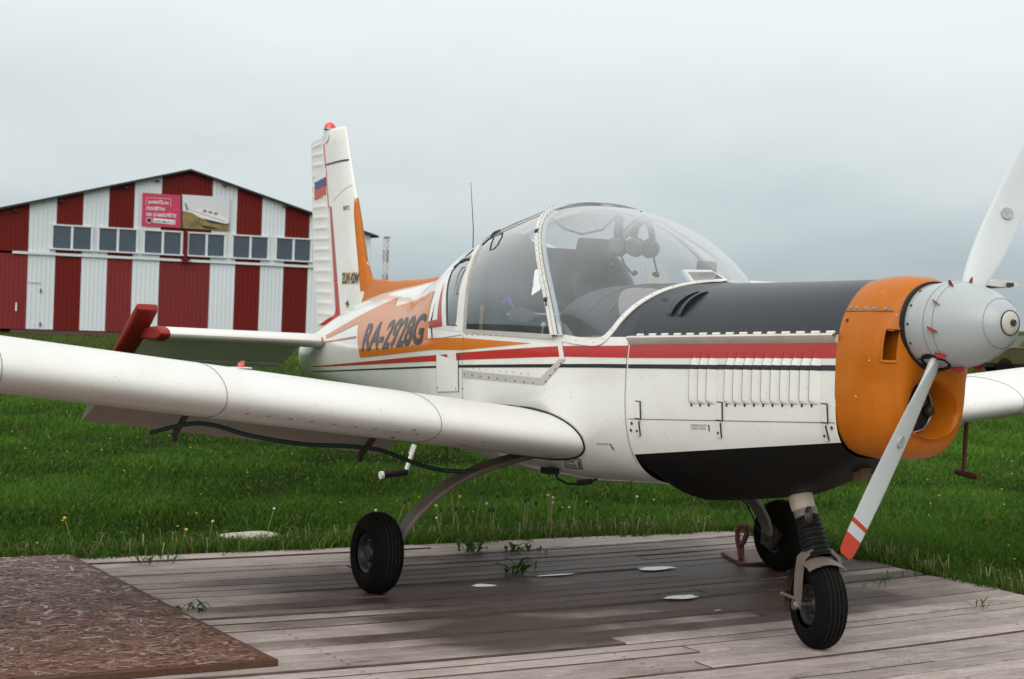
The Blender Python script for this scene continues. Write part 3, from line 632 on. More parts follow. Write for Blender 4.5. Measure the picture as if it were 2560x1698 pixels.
# doors: glass from hoop back to the rear post; upper edge is the roof rail
def zdoor_top(x): return lin([(-.62, 1.748), (-.107, 1.895), (-.04, 1.905)], x)
def post_x(z): return lin([(1.26, -.475), (1.327, -.467), (1.459, -.477), (1.594, -.51), (1.686, -.547), (1.755, -.59)], z)
for side in (-1, 1):
    m = MB(); rows = []
    for i in range(25):
        t = i/24; row = []
        for j in range(25):
            s = j/24
            z = 1.262+(1.90-1.262)*t; x1 = hoopx(z)-.02 if z < 1.9 else -.12; x0 = post_x(z) if z < 1.755 else lin([(1.755, -.59), (1.90, -.12)], z)
            x = x0+(x1-x0)*s
            zz = z; row.append((x, side*sec_y(CANO, x, zz), zz))
        rows.append(row)
    m.grid(rows, False, side > 0); dr = m.build('door_glass', PLEX2, PL)
    def rail3(pts, w, h, name, mt, off=.004):
        m = MB(); rows = []
        for i, (x, z) in enumerate(pts):
            p = Vector((x, side*sec_y(CANO, x, z), z)); q = pts[min(i+1, len(pts)-1)]; q0 = pts[max(i-1, 0)]
            d = Vector((q[0]-q0[0], side*(sec_y(CANO, *q)-sec_y(CANO, *q0)), q[1]-q0[1])).normalized(); n = Vector((.0, p.y, (z-1.25)*.75)).normalized(); s_ = d.cross(n).normalized()
            rows.append([p-s_*w/2-n*.003, p-s_*w/2+n*off, p+s_*w/2+n*off, p+s_*w/2-n*.003])
        m.grid(rows, False, True); m.grid(rows, False, False); return m.build(name, mt, dr)
    rail3([(post_x(z), z) for z in arange(1.262, 1.752, 16)], .03, .01, 'door_post', FR)
    rail3([(x, zdoor_top(x)-.012) for x in arange(-.61, -.06, 12)], .034, .01, 'door_top_rail', FR)
    rail3([(x, zdoor_top(x)+.006) for x in arange(-.61, -.10, 12)], .0055, .012, 'door_seal', SEAL, .006)
    rail3([(x, 1.262) for x in arange(-.48, .425, 12)], .022, .01, 'door_sill', FR)
    if side < 0:
        m = MB()
        for i in range(14):
            z = 1.28+i*.033; x = post_x(z); m.ball((x, -sec_y(CANO, x, z)-.003, z), .0022, 6)
        m.build('rivets', DSTEEL, dr, kind='stuff')
        m = MB(); c0 = [Vector((x, -sec_y(CANO, x, z)-o, z)) for x, z, o in ((-.53, 1.773, .012), (-.50, 1.79, .022), (-.44, 1.80, .022), (-.405, 1.785, .03), (-.40, 1.752, .04), (-.42, 1.73, .042), (-.455, 1.718, .035), (-.475, 1.745, .02), (-.49, 1.765, .01))]
        m.tube(c0, .005, 8); m.build('door_handle', DSTEEL, dr)
        m = MB(); x = .25; m.add([(x+.012, -sec_y(CANO, x, 1.61)-.003, 1.60), (x-.055, -sec_y(CANO, x-.05, 1.58)-.003, 1.58), (x-.045, -sec_y(CANO, x-.04, 1.47)-.003, 1.455), (x+.03, -sec_y(CANO, x+.03, 1.5)-.003, 1.485)], [(0, 1, 2, 3), (3, 2, 1, 0)]); m.build('paper_note', mat('paper', (.8, .82, .83), .8), dr, smooth=False)
# roof between the door rails, rear glazing and its frames
m = MB(); rows = []
for x in arange(-.88, -.02, 22):
    z0 = zdoor_top(x) if x > -.6 else lin([(-.88, 1.60), (-.77, 1.645), (-.65, 1.715), (-.6, 1.752)], x)
    a0 = sec_ang(CANO, x, z0); r = ring(CANO, x, a0, math.pi/2, 12); rows.append(r+[mir(p) for p in r[-2::-1]])
m.grid(rows, False, True); m.build('roof_glass', PLEX2, PL)
m = MB(); m.tube([(x, 0, interp(CANO, x)[2]-.006) for x in arange(-.9, -.12, 10)], .016, 8); m.build('roof_spine', FR, PL)
for side in (-1, 1):
    def xl(z): return lin([(1.262, -.69), (1.32, -.703), (1.411, -.734), (1.531, -.80), (1.581, -.825), (1.63, -.775), (1.712, -.66)], z)
    def xr(z): return lin([(1.262, -.55), (1.325, -.53), (1.53, -.543), (1.638, -.576), (1.715, -.65)], z)
    m = MB(); m.grid([[(x, side*sec_y(CANO, x, z), z) for x in arange(xl(z), xr(z), 8)] for z in arange(1.285, 1.712, 16)], False, side > 0); rw = m.build('rear_window', PLEX2, PL)
    m = MB(); pts = []
    m.grid([[(x, side*(sec_y(CANO, x, z)+.002), z) for x in arange(xr(z)-.03*smoothstep(1.712, 1.5, z)-.012, post_x(min(z, 1.75)), 5)] for z in arange(1.262, 1.725, 16)], False, side > 0); m.build('window_post', FR, rw)
    m = MB(); m.grid([[(x, side*(sec_y(CANO, x, z)+.0015), z) for x in arange(-.90, xl(z)+.008, 5)] for z in arange(1.262, 1.60, 14)], False, side > 0); m.build('window_surround', GL, rw)
    m = MB(); m.grid([[(x, side*(sec_y(CANO, x, z)+.0015), z) for x in arange(-.70, -.52, 5)] for z in arange(1.255, 1.288, 3)], False, side > 0); m.build('window_bottom_frame', GL, rw)
    m = MB(); m.tube([(xl(z)+.004, side*(sec_y(CANO, xl(z), z)+.004), z) for z in arange(1.285, 1.70, 14)], .002, 6); m.build('window_seal', SEAL, rw)
    m = MB(); m.tube([(x, side*(sec_y(CANO, x, 1.288)+.003), 1.288) for x in arange(-.69, -.56, 6)], .002, 6); m.build('window_seal', SEAL, rw)
    m = MB(); zz = [1.30, 1.398, 1.487, 1.569, 1.62, 1.68, 1.74]; m.tube([(x_, side*(sec_y(BODY, x_, z)+.002), z) for x_, z in [(-.925, 1.30), (-.915, 1.398), (-.902, 1.487), (-.89, 1.569), (-.90, 1.63), (-.905, 1.70)]], .0045, 6); m.build('canopy_rear_seal', SEAL, rw)
m = MB(); x = -.60; m.tube([(-.755, -sec_y(CANO, -.755, 1.632)-.003, 1.632), (-.70, -sec_y(CANO, -.70, 1.645)-.006, 1.645), (-.60, -sec_y(CANO, -.6, 1.652)-.006, 1.652)], .009, 8); m.ball((-.645, -sec_y(CANO, -.645, 1.65)-.012, 1.65), .009, 8); m.build('window_brace', STEEL, PL)
m = MB(); zz = [(-.585, 1.60), (-.63, 1.595), (-.645, 1.56), (-.64, 1.46), (-.60, 1.452)]; m.tube([(x, -sec_y(CANO, x, z)-.012, z) for x, z in zz], .004, 6); m.build('grab_wire', STEEL, PL)
m = MB(); m.tube([(-1.429, 0, 1.60), (-1.44, 0, 1.85), (-1.493, 0, 2.127)], [.004, .0028, .0016], 6); ant = m.build('whip_antenna', DSTEEL, PL)
m = MB(); m.lathe([(0, .02), (.012, .016), (.02, .006)], (-1.429, 0, 1.612), (0, 0, 1), 14); m.build('antenna_base', DSTEEL, ant)

# ------------------------------------------------ cabin
m = MB(); rows = []
for x in arange(-.9, .40, 12):
    r = [(x, -(sec_y(BODY, x, z)-.025), z) for z in arange(1.25, .80, 6)]; rows.append(r+[mir(p) for p in r[::-1]])
m.grid(rows, False, False); m.grid(rows, False, True); m.build('cabin_tub', INT, PL)
m = MB(); r = [(-.88, -sec_y(CANO, -.88, z)+.03, z) for z in arange(.8, 1.30, 12)]; m.add(r+[mir(p) for p in r[::-1]], [tuple(range(2*len(r)))]); m.build('rear_bulkhead', INT, PL, smooth=False)
m = MB(); r = [(-.60+.05*(1.72-z), -sec_y(CANO, -.62, z)+.02, z) for z in arange(1.20, 1.73, 12)]; m.add(r+[mir(p) for p in r[::-1]], [tuple(range(2*len(r))), tuple(range(2*len(r)))[::-1]]); m.build('cabin_curtain', mat('curtain_grey', (.03, .032, .038), .95, noise=(5, .7), dark=(.012, .0125, .015), spec=.1, stretch=(1, 4, .6)), PL, smooth=False)
for side in (-1, 1):
    y = side*.26; m = MB(); rows = []
    for t in arange(0, 1, 10):
        cx, cz, wd = -.18-.30*t, 1.02+.62*t, .21-.05*t**3; d = .05*(1-.3*t); n = Vector((.9, 0, .43))
        rows.append([Vector((cx, y, cz))+Vector((0, wd*math.cos(a), 0))+n*d*math.sin(a) for a in [2*math.pi*k/18 for k in range(18)]])
    m.grid(rows, True); m.add(rows[-1], [tuple(range(18))]); st = m.build('seat', SEATM, PL)
    m = MB(); rows = []
    for t in arange(0, 1, 6): rows.append([Vector((-.2+.48*t, y+.22*math.cos(a), .98+.05*math.sin(a)+.03*t)) for a in [2*math.pi*k/16 for k in range(16)]])
    m.grid(rows, True); m.add(rows[-1], [tuple(range(16))]); m.build('seat_cushion', SEATM, st)
    m = MB(); rows = []
    for t in arange(0, 1, 6): rows.append([Vector((-.485-.03*t, y+(.13-.03*t**3)*math.cos(a), 1.66+.13*t+.0*math.sin(a)))+Vector((.04*math.sin(a), 0, 0)) for a in [2*math.pi*k/16 for k in range(16)]])
    m.grid(rows, True); m.add(rows[-1], [tuple(range(16))]); m.build('headrest', SEATM, st)
    m = MB(); m.tube([(.30, y, .95), (.27, y, 1.15), (.25, y, 1.24)], [.012, .012, .018], 8); m.build('control_stick', DSTEEL, PL)
m = MB(); m.tube([(.25, -.51, 1.23), (.272, -.515, 1.305)], .004, 6); m.ball((.275, -.515, 1.315), .014, 10); m.build('lever_knob', mat('knob_cream', (.72, .66, .54), .4), PL)
m = MB(); m.tube([(-.1, -.505, 1.36), (.32, -.46, 1.37), (.42, -.3, 1.42)], .005, 6); m.build('grab_rail', mat('pale_rail', (.5, .52, .52), .5), PL)
m = MB(); m.tube([(-.05, 0, 1.94), (.25, .18, 1.86), (.62, .30, 1.66)], .012, 8); m.build('canopy_brace', mat('brace_tan', (.4, .36, .31), .5), PL)
m = MB(); m.tube([(-.03, -.32, 1.86), (.05, -.28, 1.80), (.12, -.22, 1.775), (.18, -.14, 1.80), (.2, -.06, 1.88)], .006, 6); m.build('cable', DKCL, PL)
m = MB(); m.box((.80, .06, 1.605), (.06, .075, .085)); m.box((.80, .06, 1.555), (.03, .03, .03)); cp = m.build('compass', mat('compass_black', (.03, .03, .032), .5), PL, smooth=False)
m = MB(); m.lathe([(0, .028), (.004, .028), (.004, 0)], (.77, .055, 1.61), (-1, -.2, 0), 16); m.build('compass_face', mat('compass_face', (.2, .2, .2), .3), cp)
# things left in the cockpit
def headset(loc, rz, label):
    hs = thing('headset', label, 'headset', loc, 'headsets hanging inside the windscreen'); M = Matrix.Rotation(rz, 3, 'Z'); o = Vector(loc)
    T = lambda p: o+M @ Vector(p)
    m = MB(); m.tube([T((.0, .085*math.cos(a), .10+.085*math.sin(a)*1.15)) for a in [math.pi*k/14-.1 for k in range(15)]], .017, 8); m.tube([T((.0, .085*math.cos(a), .10+.085*math.sin(a)*1.15+.006)) for a in [math.pi*k/14 for k in range(5, 10)]], .022, 8); m.build('headband', DKCL, hs)
    for s in (-1, 1):
        m = MB(); m.lathe([(-.03, .0), (-.03, .036), (-.01, .045), (.018, .045), (.028, .034), (.03, 0)], T((0, s*.075, .06)), M @ Vector((.1, s, 0)), 18); ec = m.build('earcup', mat('earcup_grey', (.06, .065, .07), .4) if 'earcup_grey' not in MATS else MATS['earcup_grey'], hs)
        m = MB(); m.lathe([(.0, .046), (.012, .05), (.02, .046)], T((0, s*.068, .06)), M @ Vector((0, -s, 0)), 18); m.build('ear_pad', DKCL, ec)
    m = MB(); m.tube([T(p) for p in ((0, .095, .04), (.03, .08, -.03), (.07, .04, -.07), (.09, 0, -.075))], .005, 6); m.tube([T((.085, .012, -.075)), T((.095, -.03, -.072))], .013, 8); m.build('microphone_boom', DKCL, hs)
    m = MB(); m.tube([T((0, 0, .19)), T((-.02, .0, .245))], .004, 6); m.build('hanging_cord', DKCL, hs)
headset((.12, .0, 1.665), .9, 'grey earcup pilot headset hung beside the canopy hoop')
headset((.24, .07, 1.66), .4, 'black padded headset hung nearer the compass')
jk = thing('jacket', 'dark jacket with purple lining draped over the seat behind the door window', 'jacket', (-.2, -.44, 1.06))
m = MB(); rows = []
for i in range(19):
    t = i/18; x = -.42+.50*t; h = 1.385+.055*math.exp(-((t-.28)/.16)**2)-.05*t+.006*math.sin(t*40)
    rows.append([(x+.01*math.sin(k*2+t*9), -.40-.10*math.sin(min(1, k/5)*1.2)+.006*math.sin(t*31+k), h-.30*(k/9)**1.3+.008*math.sin(t*23+k)) for k in range(10)]+[(x, -.12, h-.2)])
m.grid(rows, False); m.grid(rows, False, True); m.build('jacket_body', mat('jacket_cloth', (.075, .078, .10), .9, noise=(9, .95), dark=(.008, .008, .014), stretch=(6, 2, .5), spec=.1), jk)  # streaked tone paints in the light and dark of the folds
m = MB(); m.tube([Vector(r[0])+Vector((0, -.01, .008)) for r in rows[3:9]], [.008, .012, .014, .012, .009, .005], 8); m.tube([Vector(r[0])+Vector((0, -.02, .01)) for r in rows[14:18]], [.008, .02, .016, .006], 8); m.build('lining', PURP, jk)
m = MB(); m.grid([[(.03+.14*r*math.cos(a), -.508+.002*r, 1.36+.038*r*math.sin(a)) for a in [2*math.pi*k/24 for k in range(24)]] for r in (0.01, .5, .85, 1)], True); m.build('round_patch', BEIGE, jk)
m = MB(); m.bar((-.36, -.512, 1.40), (-.36, -.515, 1.23), .03, .004, (0, -1, 0)); m.build('strap', mat('strap_ochre', (.28, .19, .05), .8), jk)

# ------------------------------------------------ wings
CH = 1.42; INC = R(3.0)
def foil(xc, up):
    t, mm, p = .165, .022, .4; yt = 5*t*(.2969*math.sqrt(max(xc, 0))-.126*xc-.3516*xc*xc+.2843*xc**3-.1036*xc**4)
    yc = mm/p**2*(2*p*xc-xc*xc) if xc < p else mm/(1-p)**2*((1-2*p)+2*p*xc-xc*xc)
    return yc+yt if up else yc-yt
def wing_pt(ya, xc, up, side, off=0):
    le = .60+(ya-.5)*.0757; zl = .778+(ya-.52)*.115; zz = foil(xc, up)*CH+(off if up else -off); xx = xc*CH
    if xc < .02: xx -= off*(1-xc/.02)
    return Vector((le-xx*math.cos(INC)-zz*math.sin(INC), side*ya, zl-xx*math.sin(INC)+zz*math.cos(INC)))
XC = [0, .002, .006, .013, .022, .035, .05, .07, .095, .125, .16, .2, .25, .3, .36, .42, .5, .58, .66, .74]
for side in (-1, 1):
    m = MB(); rows = []
    for ya in [.40, .5, .7, .9, 1.25, 1.7, 2.28, 2.7, 3.2, 3.8, 4.3]:
        rows.append([wing_pt(ya, x, True, side) for x in XC[::-1]]+[wing_pt(ya, x, False, side) for x in XC[1:]])
    for k, (ya, sc_) in enumerate([(4.42, .93), (4.5, .78), (4.545, .5), (4.555, .2)]):
        c = wing_pt(ya, .45, True, side).lerp(wing_pt(ya, .45, False, side), .5)
        rows.append([c+(p-c)*Vector((1, 1, 1)).x*1.0*sc_ if False else Vector((c.x+(p.x-c.x)*(.6+.4*sc_), p.y, c.z+(p.z-c.z)*sc_)) for p in [wing_pt(ya, x, True, side) for x in XC[::-1]]+[wing_pt(ya, x, False, side) for x in XC[1:]]])
    m.grid(rows, True, side < 0); m.add(rows[-1], [tuple(range(len(rows[-1])))])
    wg = m.build('wing', WW, PL)
    def rear(y0, y1, name, ang, mt, gap=.004):
        m = MB(); rows = []; xs = [.748, .78, .83, .88, .94, 1.0]
        for ya in arange(y0, y1, 4):
            piv = wing_pt(ya, .748, False, side); a = R(ang)
            pts = [wing_pt(ya, x, True, side) for x in xs[::-1]]+[wing_pt(ya, x, False, side) for x in xs]
            out = []
            for p in pts:
                d = p-piv; out.append(Vector((piv.x+d.x*math.cos(a)-d.z*math.sin(a)*-1*-1, p.y, piv.z+d.x*math.sin(a)+d.z*math.cos(a))))
            rows.append(out)
        m.grid(rows, True, side < 0); m.add(rows[0], [tuple(range(len(rows[0])))[::-1]]); m.add(rows[-1], [tuple(range(len(rows[-1])))])
        return m.build(name, mt, wg)
    rear(.45, .86, 'trailing_fillet', 0, WW); fl = rear(.87, 2.5, 'flap', 25, FLAP_BROWN); rear(2.51, 4.35, 'aileron', 0, WW)
    for yb in ((1.09, 2.10) if side < 0 else (2.1,)):
        m = MB(); p = wing_pt(yb, .70, False, side); q = p+Vector((-.20, 0, -.14)); m.bar(p+Vector((.05, 0, .03)), q, .018, .028); m.bar(q+Vector((.03, 0, .04)), q+Vector((0, 0, -.025)), .02, .022); m.build('flap_bracket', mat('bracket_brown', (.07, .045, .035), .6) if 'bracket_brown' not in MATS else MATS['bracket_brown'], wg)
    for ys in (1.25, 2.28, 3.2):
        m = MB(); pts = [wing_pt(ys, x, True, side, .001) for x in XC[:14][::-1]]+[wing_pt(ys, x, False, side, .001) for x in XC[1:16]]
        m.tube(pts, .0013, 5); m.build('panel_seam', SEAM, wg)
    m = MB(); pts = []
    for up, lst in ((True, XC[::-1]), (False, XC[1:])):
        for x in lst:
            ya = .5
            for _ in range(8): p = wing_pt(ya, x, up, side, .003); ya = max(.3, sec_y(BODY, p.x, p.z)+.004)
            pts.append(wing_pt(ya, x, up, side, .003))
    m.tube(pts, .0045, 8); m.build('root_seal', SEAL, wg)
    if side < 0:
        m = MB(); rows = []
        for x in arange(.13, .64, 14):
            ya = .52
            for _ in range(8): p = wing_pt(ya, x, True, side); ya = sec_y(BODY, p.x, p.z)
            rows.append([wing_pt(ya, x, True, side, .004), wing_pt(ya+.10*max(0, math.sin(math.pi*(x-.13)/.51))**.8+.003, x, True, side, .004)])
        m.grid(rows, False, False); m.build('wing_walk', SEAL, wg)
        m = MB()
        for ya in (1.0, 1.35, 1.45, 1.56, 1.66, 1.76, 1.87, 1.97, 2.07, 2.17):
            p = wing_pt(ya, .035, False, side, .0015); m.box(p, (.004, .016, .004))
        for ya, xc in ((1.05, .10), (1.42, .11), (1.38, .015)): m.box(wing_pt(ya, xc, False, side, .002), (.01, .018, .004))
        m.build('drain_holes', SEAM, wg, kind='stuff', smooth=False)
        m = MB(); p = wing_pt(2.085, .25, True, side); m.box(p+Vector((0, 0, .004)), (.06, .08, .004)); fc = m.build('filler_plate', WW, wg, smooth=False)
        m = MB(); m.lathe([(0, .016), (.014, .016), (.02, .012), (.02, 0)], p+Vector((0, 0, .006)), (0, 0, 1), 8); m.box(p+Vector((-.0, .006, .026)), (.008, .018, .014)); m.build('filler_cap', mat('cap_red', (.6, .12, .10), .5), fc)
        m = MB(); m.bar((-1.19, -.46, .60), (-1.2, -.475, .545), .026, .026); m.tube([(-1.19, -.455, .60), (-1.2, -.50, .452)], .014, 10); stp = m.build('boarding_step', W, PL)
        m = MB(); m.tube([(-1.2, -.495, .446), (-1.2, -.645, .431)], .02, 12); m.build('rubber_sleeve', SEAL, stp)
        m = MB(); m.tube([(-1.2, -.643, .431), (-1.2, -.662, .429)], .022, 12); m.build('step_end_cap', W, stp)
    else:
        m = MB(); m.tube([(.30, 2.295, .90), (.30, 2.29, .555)], .012, 8); pt_ = m.build('pitot_mast', mat('mast_red', (.12, .02, .015), .6), wg)
        m = MB(); m.tube([(.45, 2.25, .545), (.40, 2.27, .545), (.2, 2.34, .55), (.18, 2.345, .55)], [.008, .018, .018, .012], 10); m.build('pitot_cover', MATS['mast_red'], pt_)
for side in (-1, 1):
    m = MB(); m.box((.45, side*.475, .845), (.015, .02, .04), Matrix.Rotation(.2, 3, 'X')); m.build('root_tab', MATS['rub_strip_metal'], PL, smooth=False)

# ------------------------------------------------ tail
def sfoil(s, T): return T*(2.0*math.sqrt(max(s, 0))*(1-s)**.5 if s < .3 else lin([(.3, .9165), (.6, .86), (1, .70)], s))
for side in (-1, 1):
    m = MB(); rows = []; S = [0, .01, .03, .06, .1, .16, .24, .34, .5, .7, 1]
    def tp(ya, s, up): return Vector((-3.17-.45*s, side*ya, 1.125+(ya-.2)*.018+(1 if up else -1)*sfoil(s, .052)-.012*s))
    for ya in (.10, .25, .6, 1.0, 1.24, 1.29, 1.305):
        k = 1 if ya < 1.29 else (.85 if ya < 1.3 else .5)
        rows.append([tp(ya, s, True) if k == 1 else Vector((tp(ya, s, True).x, side*ya, 1.125+(ya-.2)*.018+sfoil(s, .052)*k-.012*s)) for s in S[::-1]]+[Vector((tp(ya, s, False).x, side*ya, 1.125+(ya-.2)*.018-sfoil(s, .052)*k-.012*s)) for s in S[1:]])
    m.grid(rows, True, side < 0); m.add(rows[-1], [tuple(range(len(rows[-1])))]); tpn = m.build('tailplane', WW, PL)
    m = MB(); rows = []
    for ya, k in ((1.255, 1), (1.29, 1), (1.312, .9), (1.322, .6)):
        rows.append([Vector((-3.168-.455*s, side*ya, 1.125+(ya-.2)*.018+sfoil(s, .0535)*k-.012*s)) for s in S[::-1]]+[Vector((-3.168-.455*s, side*ya, 1.125+(ya-.2)*.018-sfoil(s, .0535)*k-.012*s)) for s in S[1:]])
    m.grid(rows, True, side < 0); m.add(rows[-1], [tuple(range(len(rows[-1])))]); m.build('tailplane_tip', REDM, tpn)
    A = R(32); hz = Vector((-3.635, 0, 1.118))
    def elv(ya, u_, n_): return Vector((hz.x-u_*math.cos(A)-n_*math.sin(A), side*ya, hz.z+(ya-.2)*.018-u_*math.sin(A)+n_*math.cos(A)))
    m = MB(); rows = []
    for ya in (.17, .5, .9, 1.285):
        rows.append([elv(ya, u_, n_) for u_, n_ in ((-.02, .02), (.0, .036), (.08, .032), (.34, .004), (.34, -.002), (.08, -.032), (0, -.036), (-.02, -.02))])
    m.grid(rows, True, side < 0); m.add(rows[0], [tuple(range(8))[::-1]]); m.add(rows[-1], [tuple(range(8))]); ev = m.build('elevator', WW, tpn)
    m = MB(); rows = []
    for ya in (.20, 1.03): rows.append([elv(ya, .342, .004), elv(ya, .40, .001), elv(ya, .342, -.003)])
    m.grid(rows, True, side < 0); m.add(rows[0], [(2, 1, 0)]); m.add(rows[-1], [(0, 1, 2)]); m.build('trim_tab', WW, ev)
    m = MB(); rows = []
    for ya, k in ((1.288, .9), (1.30, 1), (1.40, 1), (1.417, .8), (1.424, .4)):
        pr = [(-.33, .0), (-.325, .022), (-.30, .032), (-.1, .04), (.1, .034), (.31, .012), (.325, 0), (.31, -.012), (.1, -.034), (-.1, -.04), (-.30, -.032), (-.325, -.022)]
        rows.append([elv(ya, u_, n_*k) for u_, n_ in pr])
    m.grid(rows, True, side < 0); m.add(rows[0], [tuple(range(12))[::-1]]); m.add(rows[-1], [tuple(range(12))]); m.build('elevator_horn', REDM, tpn)
    m = MB(); m.tube([(-3.16, side*.19, 1.10), (-3.17, side*.20, 1.15)], .004, 6); m.build('tail_seal', RED, tpn)
FINLE = [(1.15, -2.66), (1.5, -2.80), (1.68, -2.94), (2.108, -3.117), (2.35, -3.232), (2.6, -3.341)]
FINH = [(1.15, -3.27), (1.25, -3.293), (1.684, -3.406), (2.513, -3.671), (2.6, -3.70)]
FINT = [(1.15, .07), (1.5, .06), (2.6, .032)]
RUDT = [(1.19, -3.695), (1.225, -3.708), (1.563, -3.818), (2.6, -3.962)]
def finY(x, z):
    le, h, T = lin(FINLE, z), lin(FINH, z), lin(FINT, z)
    s = (le-x)/(le-h)
    if s <= 0: return 0
    if s <= 1: return sfoil(s, T)
    te = lin(RUDT, z); return max(.004, T*.66*(1-(x-h)/(te-h))+.004)
m = MB(); rows = []; S = [0, .01, .03, .06, .1, .16, .24, .34, .5, .7, 1]
for z in arange(1.15, 2.585, 16)+[2.6, 2.606]:
    le, h, T = lin(FINLE, z), lin(FINH, z), lin(FINT, z); k = 1 if z < 2.59 else (.7 if z < 2.605 else .25)
    rows.append([(le+(h-le)*s, -sfoil(s, T)*k, z) for s in S[::-1]]+[(le+(h-le)*s, sfoil(s, T)*k, z) for s in S[1:]])
m.grid(rows, True); m.add(rows[-1], [tuple(range(len(rows[-1])))]); fin = m.build('fin', W, PL)
m = MB(); rows = []; n = 150
for i in range(n+1):
    z = 1.195+(2.565-1.195)*i/n; h, te, T = lin(FINH, z)-.012, lin(RUDT, z), lin(FINT, z); zt = (z-1.23)/.0755; bead = .005*math.exp(-(((zt+.5) % 1-.5)*.0755/.011)**2)
    k = min(1, (z-1.19)/.03+.2, (2.57-z)/.01+.3); r = []
    for s, b in ((0, 0), (.06, 0), (.13, 1), (.4, 1), (.75, 1), (.93, .5), (1, 0)):
        x = h+(te-h)*s; r.append((x, -(T*.66*(1-s)+.003+bead*b)*k, z-.03*s*smoothstep(2.4, 2.56, z)))
    rows.append(r+[mir(p) for p in r[::-1]])
m.grid(rows, True, True); m.add(rows[0], [tuple(range(14))[::-1]]); m.add(rows[-1], [tuple(range(14))]); rud = m.build('rudder', WW, PL)
def rudY(x, z): return finY(x, z)+.004
m = MB(); m.tube([(lin(FINH, z), -finY(lin(FINH, z)+.001, z)-.0005, z) for z in arange(2.05, 2.5, 8)], .006, 6); m.build('hinge_gap', RED, fin)
dec('red_marking', sheet([[(-3.50, 2.056), (-3.47, 2.056), (-3.225, 1.32), (-3.19, 1.23), (-3.30, 1.234), (-3.665, 1.222), (-3.45, 1.272), (-3.32, 1.295), (-3.30, 1.34)]]), RED, fin, yf=lambda x, z: finY(x, z) if x > lin(FINH, z) else finY(x, z)+.006, off=.004, L=.04)
for bz0, bz1, mm_ in ((2.32, 2.258, FLW), (2.258, 2.20, FLB), (2.20, 2.135, FLR)):
    dec('flag_band', sheet([[(-3.835, bz0-.018), (-3.60, bz0+.008), (-3.585, bz1+.006), (-3.82, bz1-.02)]]), mm_, rud, yf=rudY, off=.002, L=.04)
dec('fin_band', sheet(strip2d([(-3.605, 2.352), (-3.25, 2.366)], .013)), BLK, fin, yf=finY, off=.003, L=.04)
dec('panel_seam', sheet(strip2d([(-3.17, 2.19), (-3.45, 2.09)], .0022)), SEAM, fin, yf=finY, off=.003, L=.04)
dec('orange_edge', sheet([[(-3.128, 2.105), (-3.06, 1.98), (-2.835, 1.47), (-2.90, 1.47), (-3.0, 1.70), (-3.10, 1.98)]]), ORG, fin, yf=finY, off=.003, L=.03)
m = MB(); rows = []
for z in arange(1.45, 2.1, 12):
    le = lin(FINLE, z)+.003; T = lin(FINT, z); wv = .062*smoothstep(2.12, 1.5, z)+.006; rows.append([(le-.0, 0, z)]+[(le-wv*s, -finY(le-wv*s, z)-.0025, z) for s in (.04, .12, .3, .6, 1)])
m.grid(rows, False, False); m.mirror(); m.build('orange_edge', ORG, fin)
dec('type_plate', sheet([[(-3.215, 1.594), (-2.935, 1.596), (-2.94, 1.518), (-3.208, 1.514)]]), mat('plate_tan', (.55, .42, .27), .6), fin, yf=finY, off=.0025, L=.04)
dec('type_lettering', text_sheet('ZLIN 42M', (-3.203, 1.519), (-2.945, 1.523), (-3.205, 1.589), (-2.94, 1.591), .022, .08), BLK, fin, yf=finY, off=.0045, L=.06)
dec('fin_number', text_sheet('0071', (-3.243, 2.018), (-3.16, 2.018), (-3.25, 2.048), (-3.165, 2.05), .012), BLK, fin, yf=finY, off=.003, L=.06)
dec('maker_emblem', sheet([[(-3.12, 1.375), (-3.09, 1.405), (-3.06, 1.375), (-3.09, 1.35)]]), mat('emblem_gold', (.4, .33, .16), .5), fin, yf=finY, off=.003)
dec('maker_emblem_wing', sheet([[(-3.125, 1.38), (-3.075, 1.41), (-3.085, 1.385), (-3.045, 1.38), (-3.09, 1.372)]]), BLK, fin, yf=finY, off=.0045)
dec('maker_lettering', text_sheet('MADE IN CZECHOSLOVAKIA', (-3.165, 1.255), (-2.99, 1.262), (-3.165, 1.267), (-2.99, 1.274), .01), MATS['grey_ink'], fin, yf=finY, off=.003)
m = MB(); m.lathe([(0, .045), (.006, .045), (.01, .04)], (-3.63, 0, 2.603), (0, 0, 1), 20); bc = m.build('beacon_base', STEEL, fin)
m = MB(); m.lathe([(0, .042), (.018, .04), (.034, .03), (.044, .014), (.046, 0)], (-3.63, 0, 2.611), (0, 0, 1), 20); m.build('beacon', LENS, bc)
m = MB(); m.grid([[(-3.56, -.022, 2.60), (-3.68, -.026, 2.60), (-3.70, -.02, 2.60)], [(-3.57, -.031, 2.55), (-3.665, -.03, 2.55), (-3.69, -.02, 2.55)], [(-3.585, -.033, 2.52), (-3.63, -.03, 2.50), (-3.64, -.025, 2.50)]], False, True); m.build('fin_tip_fairing', W, fin)

